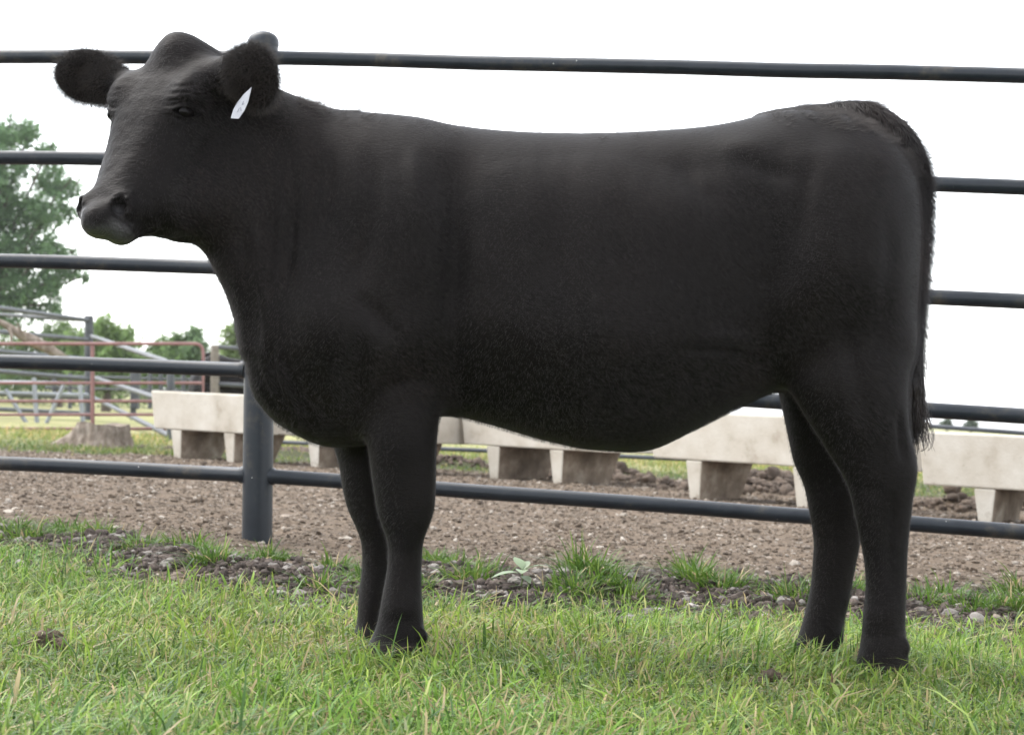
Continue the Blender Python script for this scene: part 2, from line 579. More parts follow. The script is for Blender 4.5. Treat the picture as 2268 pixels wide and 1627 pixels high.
def ear(px, py, Yc, ax1, r1, ax2, r2, thick, nrm_y, base):
    """A flattened cup: two picture directions give its length and breadth."""
    c = P(px, py, Yc)
    a = P(px + ax1[0], py + ax1[1], Yc + ax1[2]) - c; a /= np.linalg.norm(a)
    b = P(px + ax2[0], py + ax2[1], Yc + ax2[2]) - c; b -= (b @ a) * a; b /= np.linalg.norm(b)
    n = np.cross(a, b)
    if n[1] > 0: n = -n
    A = np.array([a, b, n])
    ell(c, (r1, r2, thick), .012, A)
    ell(c + n * (thick * nrm_y), (r1 * .78, r2 * .72, thick * .8), .012, A, smax, -1)
    capsule_chain([base, c - a * (r1 * .45)], [.042, .036], .03)
    return c, A


EARS = []
EARS.append(ear(195, 169, 4.52, (-100, -27, .02), .080, (-27, 100, .0), .060, .022, 1.3, hp(.085, -.05, -.085)) + (.078, .060))
EARS.append(ear(566, 173, 4.315, (20, 80, .01), .067, (100, -20, -.045), .053, .024, 1.25, hp(.06, -.045, .085)) + (.072, .052))

CV, CF = surface_nets(Fv, ORG, H)
# light fairing
ed = np.unique(np.sort(np.concatenate([CF[:, [0, 1]], CF[:, [1, 2]], CF[:, [2, 3]], CF[:, [3, 0]]]), 1), axis=0)


def fair(V, n, lam=.5):
    V = V.copy(); cnt = np.bincount(ed.ravel(), minlength=len(V))[:, None]
    for it in range(n):
        acc = np.zeros_like(V)
        for ax in range(3):
            acc[:, ax] = np.bincount(ed[:, 0], V[ed[:, 1], ax], len(V)) + np.bincount(ed[:, 1], V[ed[:, 0], ax], len(V))
        V += (lam if it % 2 == 0 else -lam * .96) * (acc / cnt - V)
    return V


CV = fair(CV, 6)


def subdivide(V, Fq, sel):
    A = Fq[sel]; m = len(A)
    e = np.stack([A, np.roll(A, -1, 1)], -1)
    es_ = np.sort(e.reshape(-1, 2), 1)
    ue, inv = np.unique(es_, axis=0, return_inverse=True)
    n0 = len(V)
    mids = V[ue].mean(1); cen = V[A].mean(1)
    mi = n0 + inv.reshape(m, 4); ci = n0 + len(ue) + np.arange(m)
    V2_ = np.concatenate([V, mids, cen])
    new = [np.stack([A[:, q], mi[:, q], ci, mi[:, (q - 1) % 4]], 1) for q in range(4)]
    return V2_, np.concatenate([Fq[~sel]] + new)


def normals(V, Fq):
    q = V[Fq]; fn = np.cross(q[:, 2] - q[:, 0], q[:, 3] - q[:, 1])
    N_ = np.zeros_like(V)
    for ax in range(3):
        N_[:, ax] = np.bincount(Fq.ravel(), np.repeat(fn[:, ax], 4), len(V))
    return N_ / (np.linalg.norm(N_, axis=1)[:, None] + 1e-12)


def edges_of(Fq):
    return np.unique(np.sort(np.concatenate([Fq[:, [0, 1]], Fq[:, [1, 2]], Fq[:, [2, 3]], Fq[:, [3, 0]]]), 1), axis=0)


def poly_dist(p, pts):
    """Distance of 2-D or 3-D points from a polyline, and the position along it (0..1)."""
    pts = np.asarray(pts, float); best = np.full(len(p), 9.0); pos = np.zeros(len(p)); k_ = len(pts) - 1
    for i_, (a, b_) in enumerate(zip(pts[:-1], pts[1:])):
        d = b_ - a; t = np.clip(((p - a) @ d) / (d @ d), 0, 1)
        q = np.linalg.norm(p - a - t[:, None] * d, axis=1)
        m = q < best; best[m] = q[m]; pos[m] = (i_ + t[m]) / k_
    return best, pos


# finer faces on the head, finest round the eyes and muzzle, then carve the small forms
cen = CV[CF].mean(1)
sel = (np.linalg.norm(cen - hp(.22, -.06, 0), axis=1) < .30) & ((cen - HO) @ es > -.03)
CV, CF = subdivide(CV, CF, sel)
cen = CV[CF].mean(1)
sel = ((cen - HO) @ es > .355) & (np.linalg.norm(cen - hp(.43, -.05, 0), axis=1) < .13)
for sg in (-1, 1): sel |= np.linalg.norm(cen - EYE_C(sg), axis=1) < .075
CV, CF = subdivide(CV, CF, sel)
ed = edges_of(CF)
CV = fair(CV, 4)
CN = normals(CV, CF)
D = np.zeros(len(CV))
rel = CV - HO
hs1, hu1, hw1 = rel @ es, rel @ eu, rel @ ew
for sg in (-1, 1):
    side = sstep(.050, .085, hw1 * sg) * sstep(.14, .12, np.linalg.norm(CV - EYE_C(sg), axis=1))
    e_ = CV - EYE_C(sg); a = e_ @ ES; b_ = e_ @ EV
    a = a if sg > 0 else a
    up_y = .0088 * np.sqrt(np.clip(1 - (a / .0262) ** 2, 0, 1)); lo_y = -.0086 * np.sqrt(np.clip(1 - (a / .0262) ** 2, 0, 1))
    inside_ = np.minimum(up_y - b_, b_ - lo_y)
    D += side * (-.009 * sstep(-.001, .004, inside_)) * (np.abs(a) < .0258)
    lid_u = np.abs(b_ - up_y - .004); lid_l = np.abs(b_ - lo_y + .003)
    span = sstep(.038, .026, np.abs(a))
    D += side * span * (.0034 * np.exp(-(lid_u / .0046) ** 2) + .0018 * np.exp(-(lid_l / .0036) ** 2))
    D += side * span * (-.0022 * np.exp(-((b_ - up_y - .0125) / .0036) ** 2) - .0014 * np.exp(-((b_ - lo_y + .0105) / .0036) ** 2))
    for q_, off in enumerate((.026, .040, .058)):           # brow folds arch over the eye
        arc = b_ - off + (9 + 3 * q_) * (a + .012 - .004 * q_) ** 2 + .0016 * np.sin(a * 160 + q_ * 2)
        D += side * sstep(.045, .025, np.abs(a + .008)) * (-.0015 * np.exp(-(arc / .0036) ** 2) + .0012 * np.exp(-((arc - .006) / .005) ** 2)) * (1 - .22 * q_) * (1 if sg > 0 else .35)
    D += side * (-.0028) * np.exp(-((a + .034 + .3 * (b_ + .02)) / .005) ** 2) * sstep(-.055, -.035, b_) * sstep(.0, -.012, b_)   # tear line
    # mouth, nostril wing, muzzle edge
    mw = sstep(.0, .02, hw1 * sg)
    q3 = np.stack([hs1, hu1, hw1 * sg], 1)
    d_, t_ = poly_dist(q3, [(.474, -.082, .012), (.470, -.090, .034), (.455, -.100, .052), (.43, -.108, .062), (.40, -.112, .068), (.375, -.110, .070)])
    D += mw * (-.0085 * np.exp(-(d_ / .0050) ** 2) * (1 - .4 * t_) + .0022 * np.exp(-((d_ - .010) / .005) ** 2))
    d_, t_ = poly_dist(q3, [(.446, -.038, .046), (.438, -.038, .058), (.422, -.030, .064), (.414, -.014, .060), (.420, -.002, .050), (.434, -.002, .040)])
    D += mw * .0040 * np.exp(-(d_ / .0055) ** 2)
    d_, t_ = poly_dist(q3, [(.440, -.034, .054), (.448, -.044, .060), (.450, -.054, .066)])
    D += mw * (-.0050) * np.exp(-(d_ / .0042) ** 2)
    d_, t_ = poly_dist(q3, [(.395, -.03, .064), (.405, -.06, .072), (.40, -.09, .074)])   # crease behind the nose pad
    D += mw * (-.0028) * np.exp(-(d_ / .005) ** 2)
    d_, t_ = poly_dist(q3, [(.20, -.075, .10), (.27, -.082, .088), (.34, -.088, .076)])   # cheek crest
    D += mw * (.0045 * np.exp(-(d_ / .010) ** 2) - .0045 * np.exp(-((d_ - .022) / .012) ** 2) * sstep(-.078, -.100, q3[:, 1]))
D += sstep(.3, .25, np.linalg.norm(CV - hp(.24, -.07, 0), axis=1)) * ((fbm(hs1 * 60, (hu1 + hw1) * 60, 14, 3) - .5) * .0020)
# folds and muscle lines of the near and far side, in side view
pos2 = CV[:, [0, 2]]
body = sstep(.2, .26, np.linalg.norm(CV - hp(.2, -.06, 0), axis=1)) * np.clip(np.abs(CN[:, 1]) + .35, 0, 1)


FOLD = 1.45


def fold(pts, amp, wid, Yd=4.33):
    global D
    w_ = P(np.array(pts, float)[:, 0], np.array(pts, float)[:, 1], Yd)
    t0 = np.linspace(0, len(pts) - 1, 24)
    c_ = np.stack([soft(t0, list(range(len(pts))), w_[:, 0], .6), soft(t0, list(range(len(pts))), w_[:, 2], .6)], 1)
    d_, t_ = poly_dist(pos2, c_)
    D += body * amp * FOLD * np.exp(-(d_ / wid) ** 2) * sstep(0, .33, np.minimum(t_, 1 - t_))


for pts, amp, wid in [([(606, 400), (594, 560), (588, 760)], -.0050, .013), ([(628, 330), (618, 540), (600, 720)], .0036, .016), ([(652, 310), (644, 520), (622, 700)], -.0050, .014),
                      ([(700, 280), (694, 440), (668, 640)], -.004, .012), ([(735, 300), (728, 430), (712, 560)], -.003, .012), ([(560, 600), (566, 700), (574, 790)], -.004, .010),
                      ([(590, 740), (606, 850), (652, 945)], -.006, .010), ([(622, 770), (642, 870), (690, 955)], -.006, .012), ([(606, 760), (624, 860), (670, 950)], .005, .012),
                      ([(560, 800), (584, 870), (620, 925)], -.004, .008), ([(660, 830), (690, 900), (760, 955)], -.004, .012),
                      ([(800, 300), (835, 420), (812, 560), (745, 690)], -.007, .020), ([(970, 320), (1008, 430), (1002, 600), (985, 780)], -.007, .022), ([(905, 300), (930, 420), (925, 560)], .004, .02),
                      ([(770, 640), (840, 700), (900, 780)], -.006, .020), ([(830, 880), (900, 835), (975, 850)], -.006, .016), ([(800, 700), (790, 850), (806, 960)], -.004, .020),
                      ([(1470, 792), (1560, 772), (1640, 778), (1715, 800)], -.007, .014), ([(1520, 760), (1600, 745), (1700, 770)], .005, .018), ([(1725, 900), (1692, 790), (1690, 690), (1720, 520)], -.006, .028),
                      ([(1600, 330), (1690, 380), (1790, 400)], -.005, .022), ([(1800, 330), (1772, 450), (1745, 600)], -.005, .020), ([(1945, 420), (1972, 560), (1955, 720), (1930, 830)], -.0035, .022),
                      ([(1850, 660), (1900, 850), (1930, 980)], -.005, .022), ([(1500, 330), (1540, 420), (1610, 470)], -.004, .022), ([(1240, 330), (1260, 500), (1245, 680)], -.0012, .024),
                      ([(1110, 360), (1130, 540), (1120, 720)], -.0014, .024), ([(1370, 340), (1395, 520), (1380, 700)], -.0011, .024),
                      ([(905, 1190), (903, 1260), (905, 1330)], -.0045, .008), ([(1985, 1070), (1980, 1180), (1978, 1330)], -.0050, .009), ([(1995, 900), (2000, 960), (2010, 1040)], -.006, .010),
                      ([(1895, 1075), (1930, 1090), (1960, 1075)], -.002, .014), 
                      ([(840, 1385), (885, 1378), (935, 1388)], -.0012, .012), ([(1910, 1418), (1955, 1410), (2004, 1420)], -.0012, .012), ([(838, 1352), (885, 1346), (936, 1352)], .0022, .022), ([(1910, 1372), (1955, 1366), (2005, 1372)], .0022, .022)]:
    fold(pts, amp, wid)
CV = CV + CN * D[:, None]
CV = fair(CV, 2)
# ------------------------------------------------------------------ heifer: object, coat, eyes, tag
m_hide, n, l, b = new_mat("black_hide")
tc = N(n, "ShaderNodeTexCoord")
t1 = N(n, "ShaderNodeTexNoise", Scale=5.0, Detail=4)
t2 = N(n, "ShaderNodeTexNoise", Scale=260.0, Detail=3)
mp = N(n, "ShaderNodeMapping"); mp.inputs["Scale"].default_value = (.35, 1, 1)
l.new(tc.outputs["Object"], t1.inputs["Vector"])
l.new(tc.outputs["Object"], mp.inputs[0]); l.new(mp.outputs[0], t2.inputs["Vector"])
r1 = ramp(n, [(.3, (.0032, .0028, .0027)), (.7, (.0066, .0054, .005))]); l.new(t1.outputs[0], r1.inputs[0])
an = N(n, "ShaderNodeAttribute", attribute_name="nose")
ah = N(n, "ShaderNodeAttribute", attribute_name="hoof")
mx = N(n, "ShaderNodeMix", data_type='RGBA'); l.new(an.outputs["Fac"], mx.inputs[0])
l.new(r1.outputs[0], mx.inputs[6]); mx.inputs[7].default_value = (.042, .041, .043, 1)
mx2 = N(n, "ShaderNodeMix", data_type='RGBA'); l.new(ah.outputs["Fac"], mx2.inputs[0])
l.new(mx.outputs[2], mx2.inputs[6]); mx2.inputs[7].default_value = (.02, .017, .016, 1)
l.new(mx2.outputs[2], b.inputs["Base Color"])
mr = N(n, "ShaderNodeMapRange"); l.new(an.outputs["Fac"], mr.inputs[0])
mr.inputs[3].default_value = .54; mr.inputs[4].default_value = .33
l.new(mr.outputs[0], b.inputs["Roughness"])
b.inputs["Specular IOR Level"].default_value = .10
ms = N(n, "ShaderNodeMapRange"); l.new(an.outputs["Fac"], ms.inputs[0]); ms.inputs[3].default_value = .09; ms.inputs[4].default_value = .34
l.new(ms.outputs[0], b.inputs["Specular IOR Level"])
b.inputs["Specular Tint"].default_value = (1, .93, .9, 1)
vor = N(n, "ShaderNodeTexVoronoi", Scale=210.0); l.new(tc.outputs["Object"], vor.inputs["Vector"])
mxh = N(n, "ShaderNodeMix"); l.new(an.outputs["Fac"], mxh.inputs[0])
l.new(t2.outputs[0], mxh.inputs[2]); l.new(vor.outputs["Distance"], mxh.inputs[3])
bp = N(n, "ShaderNodeBump", Strength=.35, Distance=.004)
l.new(mxh.outputs[0], bp.inputs["Height"]); l.new(bp.outputs[0], b.inputs["Normal"])

m_hair, n, l, b = new_mat("black_hair")
hi = N(n, "ShaderNodeHairInfo")
r = ramp(n, [(0, (.0035, .0029, .0027)), (.6, (.0078, .006, .0053)), (1, (.019, .0135, .0108))])
l.new(hi.outputs["Random"], r.inputs[0])
tch = N(n, "ShaderNodeTexCoord"); tnh = N(n, "ShaderNodeTexNoise", Scale=3.2, Detail=5); l.new(tch.outputs["Object"], tnh.inputs["Vector"])
rh = ramp(n, [(.35, (.75, .72, .74)), (.52, (1.0, .95, .92)), (.68, (1.9, 1.45, 1.2))]); l.new(tnh.outputs[0], rh.inputs[0])
mh = N(n, "ShaderNodeMix", data_type='RGBA', blend_type='MULTIPLY'); mh.inputs[0].default_value = 1
l.new(r.outputs[0], mh.inputs[6]); l.new(rh.outputs[0], mh.inputs[7]); l.new(mh.outputs[2], b.inputs["Base Color"])
b.inputs["Roughness"].default_value = .36
b.inputs["Specular IOR Level"].default_value = .52
b.inputs["Specular Tint"].default_value = (1, .94, .92, 1)

m_earhair, n, l, b = new_mat("ear_hair")
hi = N(n, "ShaderNodeHairInfo")
r = ramp(n, [(0, (.008, .006, .005)), (.45, (.013, .010, .0085)), (.8, (.05, .036, .028)), (1, (.14, .105, .082))])
ad_ = N(n, "ShaderNodeMath", operation='MULTIPLY_ADD'); l.new(hi.outputs["Intercept"], ad_.inputs[0]); ad_.inputs[1].default_value = .6
hm_ = N(n, "ShaderNodeMath", operation='MULTIPLY'); l.new(hi.outputs["Random"], hm_.inputs[0]); hm_.inputs[1].default_value = .4
l.new(hm_.outputs[0], ad_.inputs[2]); l.new(ad_.outputs[0], r.inputs[0]); l.new(r.outputs[0], b.inputs["Base Color"])
b.inputs["Roughness"].default_value = .5; b.inputs["Specular IOR Level"].default_value = .4

CO = np.array([0.0, YC, 0.0])
dv = CV - HO
cs_, cu_, cw_ = dv @ es, dv @ eu, dv @ ew
inhead = np.linalg.norm(CV - hp(.24, -.07, 0), axis=1)
nose = sstep(.078, .060, np.linalg.norm((CV - hp(.480, -.066, 0)) * np.array([1, 1, .95]), axis=1) + .016 * (fbm(cs_ * 60, cw_ * 60, 6, 2) - .5))
hoof = sstep(.026, .012, CV[:, 2])
headm = sstep(.30, .24, inhead) * (cs_ > -.02) * sstep(.115, .10, np.abs(cw_))
earm = np.zeros(len(CV))
for c, A, r1_, r2_ in EARS:
    q = (CV - c) @ A.T
    earm = np.maximum(earm, sstep(1.5, 1.15, np.sqrt((q[:, 0] / r1_) ** 2 + (q[:, 1] / r2_) ** 2 + (q[:, 2] / .05) ** 2)))
topz = np.interp(CV[:, 0], gx, top)
topm = sstep(.07, .0, topz - CV[:, 2]) * (CV[:, 0] > -.5)
taild = np.min(np.linalg.norm(CV[:, None, :] - tail_pts[None, ::3, :], axis=2), axis=1) if len(CV) < 400000 else np.ones(len(CV))
tailm = sstep(.055, .035, taild) * (CV[:, 0] > .45)
legm = sstep(.55, .42, CV[:, 2])
me = mesh_np("cow", CV - CO, CF, True)
flt_attr(me, "nose", nose); flt_attr(me, "hoof", hoof)
me.materials.append(m_hide); me.materials.append(m_hair); me.materials.append(m_earhair)
cow = bpy.data.objects.new("cow", me); COL.objects.link(cow)
cow.location = CO
tag(cow, "big black heifer standing side-on in the grass with its head turned to the camera", "cow")


def vgroup(o, name, w):
    g = o.vertex_groups.new(name=name)
    q = np.clip((w * 20).round() / 20, 0, 1)
    for v in np.unique(q):
        if v > 0: g.add(np.nonzero(q == v)[0].tolist(), float(v), 'REPLACE')
    return name


front = sstep(-.15, -.45, np.zeros(len(CV)))
nrm = np.zeros((len(CV), 3)); me.vertex_normals.foreach_get("vector", nr := np.zeros(len(CV) * 3, np.float32)); nrm = nr.reshape(-1, 3)
facing = sstep(-.25, .05, nrm[:, 0])            # hair lies towards the tail; skip skin facing forward
bald = 1 - np.maximum(nose, hoof)
w_body = bald * facing * (1 - headm) * (1 - earm) * (1 - tailm)
w_face = bald * np.maximum(headm, (1 - facing)) * (1 - earm) * (1 - tailm)
vgroup(cow, "body_density", w_body)
vgroup(cow, "body_length", np.clip(.55 + .45 * topm + .1 * (CV[:, 0] > .4) - .33 * legm, .15, 1) * (.75 + .5 * fbm(CV[:, 0] * 14, CV[:, 2] * 14, 8, 2)) * .8)
vgroup(cow, "face_density", w_face)
vgroup(cow, "ear_density", earm)
vgroup(cow, "tail_density", tailm * bald)
vgroup(cow, "top_density", topm * (.04 + .96 * sstep(.5, .7, CV[:, 0]) + .5 * sstep(-.28, -.42, CV[:, 0])) * sstep(.4, .62, fbm(CV[:, 0] * 40, CV[:, 1] * 40, 12, 2)))


def fur(name, count, normal, align, rand, dens, length=None, r0=.0011, step=3, slot=2):
    cow.modifiers.new(name, 'PARTICLE_SYSTEM')
    ps = cow.particle_systems[-1]; ps.name = name
    st = ps.settings
    st.type = 'HAIR'; st.count = count
    st.use_advanced_hair = True
    st.emit_from = 'FACE'; st.use_emit_random = True; st.use_even_distribution = True
    st.hair_step = step; st.render_step = 2; st.display_step = 2
    st.normal_factor = normal / 4; st.object_align_factor = tuple(a / 4 for a in align)
    st.factor_random = rand / 4
    ps.vertex_group_density = dens
    if length: ps.vertex_group_length = length
    st.root_radius = r0; st.tip_radius = r0 * .25; st.radius_scale = 1.0
    st.shape = 0
    st.material = slot
    ps.seed = len(cow.particle_systems) * 7
    return ps


fur("body_coat", 300000, .0042, (.0095, 0, -.0085), .0030, "body_density", "body_length", .00038)
fur("face_coat", 70000, .0022, (-.0012, 0, -.0055), .0018, "face_density", None, .00034)
fur("ear_coat", 22000, .0115, (0, 0, -.004), .0105, "ear_density", None, .00042, 3, 3)
fur("topline_tufts", 9000, .010, (.013, 0, -.003), .008, "top_density", None, .0005)
fur("tail_coat", 14000, .013, (.006, 0, -.022), .008, "tail_density", None, .0008)

# eyes
m_eye, n, l, b = new_mat("eye")
b.inputs["Base Color"].default_value = (.006, .005, .005, 1); b.inputs["Roughness"].default_value = .06; b.inputs["Specular IOR Level"].default_value = .11


def ball(name, c, r, mat, parent, seg=20, squash=(1, 1, 1), axes=None):
    u = np.linspace(0, math.pi, seg); v = np.linspace(0, 2 * math.pi, seg * 2, endpoint=False)
    A = np.eye(3) if axes is None else axes
    vs = np.array([[math.sin(a) * math.cos(t), math.sin(a) * math.sin(t), math.cos(a)] for a in u for t in v])
    vs = (vs * np.array(squash)) @ A * r + c
    m = seg * 2
    fs = [(i * m + k, (i + 1) * m + k, (i + 1) * m + (k + 1) % m, i * m + (k + 1) % m) for i in range(seg - 1) for k in range(m)]
    return link(name, mesh_np(name, vs, np.array(fs), True), mat, parent)


def child_of_cow(o):
    o.parent = cow; o.matrix_parent_inverse = Matrix.Translation(-cow.location)


for sg in (-1, 1):
    child_of_cow(ball("eye", EYE_C(sg) - ew * sg * .0075, 1.0, m_eye, None, 20, (.0225, .0130, .0125), np.array([ES, EV, ew])))

m_tag = noise_mat("tag_plastic", [(.3, (.40, .40, .43)), (.7, (.52, .52, .55))], 60, .45, .1)
m_ink = noise_mat("tag_ink", [(.3, (.16, .16, .19)), (.7, (.24, .24, .28))], 60, .7, 0)
tpx = [(557, 193), (549, 226), (540, 246), (528, 263), (511, 262), (517, 242), (526, 226), (539, 210)]
tdep = [4.285, 4.275, 4.268, 4.262, 4.258, 4.262, 4.266, 4.276]
tv = P(np.array(tpx)[:, 0], np.array(tpx)[:, 1], np.array(tdep))
mb = MB()
kk = len(tpx)
off = np.array([.0006, .0024, 0])
mb.add(list(tv) + list(tv + off), [tuple(range(kk)), tuple(reversed(range(kk, 2 * kk)))] + [(i, i + kk, (i + 1) % kk + kk, (i + 1) % kk) for i in range(kk)])
etag = mb.build("ear_tag", m_tag); child_of_cow(etag); etag["label"] = "small white plastic tag hanging from the near ear"
mb = MB()
for (x0, y0), (x1, y1), dd in [((540, 224), (536, 232), 4.266), ((536, 232), (541, 230), 4.266), ((530, 240), (526, 248), 4.260), ((533, 238), (534, 246), 4.260)]:
    mb.tube([P(x0, y0, dd), P(x1, y1, dd)], .0007, 6)
ink = mb.build("marking", m_ink); ink.parent = etag; ink.matrix_parent_inverse = Matrix()


def strands(name, paths, radii, mat):
    hc = bpy.data.hair_curves.new(name)
    hc.add_curves([len(p) for p in paths])
    hc.points.foreach_set("position", np.concatenate(paths).astype(np.float32).ravel())
    rr = np.concatenate([r0 * np.linspace(1, .35, len(p)) for p, r0 in zip(paths, radii)])
    a = hc.attributes.get("radius") or hc.attributes.new("radius", 'FLOAT', 'POINT')
    a.data.foreach_set("value", rr.astype(np.float32))
    hc.materials.append(mat)
    o = bpy.data.objects.new(name, hc); COL.objects.link(o)
    return o


# switch at the end of the tail
paths, rads = [], []
for i in range(2600):
    y0 = random.uniform(745, 880); t0 = (y0 - 745) / 135
    x0 = np.interp(y0, [730, 800, 880], [2029, 2023, 2017]) + random.gauss(0, 7)
    dep = YC - .028 + random.gauss(0, .010)
    L = random.uniform(90, 175) * (1 - .25 * t0)
    yend = min(y0 + L, 1008 + random.gauss(0, 9))
    spread = random.gauss(1, 10) * (.5 + t0)
    curl = 0
    if random.random() < .12 and yend > 940: curl = random.uniform(8, 34)
    path = []
    for k in range(9):
        s_ = k / 8
        x = x0 + spread * s_ + curl * math.sin(s_ * math.pi * .9) * s_ ** 2 * 1.6
        y = y0 + (yend - y0) * s_ - (10 * s_ ** 4 if curl else 0)
        path.append(P(x, y, dep + (.02 * (random.random() - .5)) * s_))
    paths.append(np.array(path)); rads.append(random.uniform(.0005, .0009))
for pts in ([(2030, 880), (2046, 920), (2062, 945), (2069, 968), (2066, 988), (2056, 998)], [(2028, 890), (2042, 930), (2056, 955), (2060, 980), (2050, 996), (2040, 999)],
            [(2030, 900), (2044, 940), (2052, 962), (2052, 984), (2042, 1000)], [(2034, 860), (2054, 915), (2070, 955), (2071, 975)]):
    pts = np.array(pts, float); q = np.linspace(0, len(pts) - 1, 12)
    for d_ in (0, 2.2):
        paths.append(P(soft(q, list(range(len(pts))), pts[:, 0], .8) - d_, soft(q, list(range(len(pts))), pts[:, 1], .8), 4.51)); rads.append(.0009)
sw = strands("tail_switch", paths, rads, m_hair)
child_of_cow(sw); sw["label"] = "tuft of long black hair at the tail end"
# ------------------------------------------------------------------ ground
def G(x, y, z=0.0):
    """Where the line of sight through photo position (x, y) meets the level z."""
    x = np.asarray(x, float); y = np.asarray(y, float)
    d = (FW + ((x - CW / 2) / F)[..., None] * RI + ((CH / 2 - y) / F)[..., None] * UP)
    t = (z - EYE) / d[..., 2]
    return CAM + d * t[..., None]


eb = G([-900, 0, 120, 300, 480, 620, 760, 880, 1000, 1180, 1330, 1500, 1700, 1880, 2060, 2268, 3100],
       [1222, 1222, 1236, 1280, 1318, 1336, 1338, 1330, 1332, 1348, 1346, 1340, 1350, 1366, 1382, 1392, 1430])
EBX, EBY = eb[:, 0], eb[:, 1]


def edge(x):
    return np.interp(x, EBX, EBY)


def back_edge(x):
    return 17.3 - .32 * (x - 0) * (x > 0) + .35 * np.sin(x * 1.7) + .2 * np.sin(x * 4.1 + 1)


def dirt_amount(x, y):
    w = (fbm(x * 3.1, y * 3.1, 21, 4) - .5)
    a = sstep(-.12, .22, y - edge(x) + w * .55)
    b_ = sstep(.5, -.5, y - back_edge(x) + w * 2.0)
    return a * b_


MOUNDS = []
for px_, py_, r_, h_ in [(1200, 1042, .17, .11), (1350, 1056, .26, .08), (460, 1002, .20, .10), (640, 1008, .30, .09), (1000, 1032, .22, .10), (1625, 1086, .26, .10), (1710, 1082, .22, .13), (2115, 1126, .10, .10), (2250, 1126, .22, .13)]:
    q_ = G(px_, py_); MOUNDS.append((q_[0], q_[1], r_, h_))


def ground_z(x, y):
    d = y - edge(x)
    berm = .050 * np.exp(-((d - .45) / .36) ** 2) * (.4 + 1.2 * fbm(x * 2.3, y * 2.3, 5, 3))
    dirt = dirt_amount(x, y)
    rough = (fbm(x * 9, y * 9, 31, 4) - .5) * .035 * dirt + (fbm(x * 30, y * 30, 33, 3) - .5) * .016 * dirt
    far = sstep(20, 60, y) * (fbm(x * .05, y * .05, 41, 3) - .5) * .3
    lawn = (fbm(x * 2.0, y * 2.0, 51, 3) - .5) * .03 * (1 - dirt) * sstep(30, 10, y)
    for mx_, my_, mr_, mh_ in MOUNDS:
        rough = rough + mh_ * np.exp(-(((x - mx_) / mr_) ** 2 + ((y - my_) / (mr_ * 1.1)) ** 2)) * (.6 + .8 * fbm(x * 14, y * 14, 37, 3))
    return berm * sstep(12, 10, y) + rough * sstep(26, 14, y) + far + lawn - .012


def zrows():
    r = [-12, -8, -5, -3, -1.5, 0, 1, 1.8]
    y = 2.4
    while y < 20: r.append(y); y += max(.012, .0030 * y)
    while y < 3000: r.append(y); y *= 1.05
    return np.array(r)


ys = zrows()
tt_ = np.linspace(-1, 1, 561)
hw = np.where(ys < 3, 5.0, 3.2 + np.abs(ys) * .34)
hw = np.where(ys < 20, np.minimum(hw, 9.5), 9.5 + (ys - 20) * 1.1)
GX = tt_[None, :] * hw[:, None]; GX = np.sign(GX) * np.abs(GX)
GY = np.repeat(ys[:, None], len(tt_), 1)
GZ = ground_z(GX, GY)
nr_, nc_ = GX.shape
ii = np.arange(nr_ * nc_).reshape(nr_, nc_)
fq = np.stack([ii[:-1, :-1], ii[:-1, 1:], ii[1:, 1:], ii[1:, :-1]], -1).reshape(-1, 4)
gm = mesh_np("ground", np.stack([GX, GY, GZ], -1).reshape(-1, 3), fq, True)
flt_attr(gm, "dirt", dirt_amount(GX, GY).ravel())
flt_attr(gm, "damp", (np.exp(-((GY - edge(GX) - .45) / .42) ** 2) * sstep(.12, .5, fbm(GX * 2.6, GY * 3, 63, 4))).ravel())
flt_attr(gm, "dry", sstep(17.5, 24, GY + (fbm(GX * .6, GY * .3, 61, 3) - .5) * 8).ravel())
m_ground, n, l, b = new_mat("ground")
tc = N(n, "ShaderNodeTexCoord")
ad = N(n, "ShaderNodeAttribute", attribute_name="dirt"); ay = N(n, "ShaderNodeAttribute", attribute_name="dry")
ta = N(n, "ShaderNodeTexNoise", Scale=4.0, Detail=8, Roughness=.7); tb = N(n, "ShaderNodeTexNoise", Scale=55.0, Detail=6, Roughness=.7)
tc3 = N(n, "ShaderNodeTexNoise", Scale=.35, Detail=6, Roughness=.6)
for t in (ta, tb, tc3): l.new(tc.outputs["Object"], t.inputs["Vector"])
rd = ramp(n, [(.25, (.063, .048, .035)), (.5, (.135, .105, .078)), (.75, (.228, .187, .145))])
l.new(tb.outputs[0], rd.inputs[0])
rd2 = ramp(n, [(.3, (.62, .60, .58)), (.7, (1.12, 1.08, 1.04))]); l.new(ta.outputs[0], rd2.inputs[0])
mul = N(n, "ShaderNodeMix", data_type='RGBA', blend_type='MULTIPLY'); mul.inputs[0].default_value = 1
l.new(rd.outputs[0], mul.inputs[6]); l.new(rd2.outputs[0], mul.inputs[7])
rg = ramp(n, [(.3, (.022, .026, .012)), (.55, (.055, .058, .026)), (.75, (.12, .095, .058))]); l.new(tb.outputs[0], rg.inputs[0])
rf_ = ramp(n, [(.3, (.17, .185, .075)), (.5, (.25, .245, .11)), (.7, (.31, .285, .15))]); l.new(tc3.outputs[0], rf_.inputs[0])
mA = N(n, "ShaderNodeMix", data_type='RGBA'); l.new(ay.outputs["Fac"], mA.inputs[0]); l.new(rg.outputs[0], mA.inputs[6]); l.new(rf_.outputs[0], mA.inputs[7])
mB = N(n, "ShaderNodeMix", data_type='RGBA'); l.new(ad.outputs["Fac"], mB.inputs[0]); l.new(mA.outputs[2], mB.inputs[6]); l.new(mul.outputs[2], mB.inputs[7])
adm = N(n, "ShaderNodeAttribute", attribute_name="damp")
mC = N(n, "ShaderNodeMix", data_type='RGBA'); l.new(adm.outputs["Fac"], mC.inputs[0]); l.new(mB.outputs[2], mC.inputs[6])
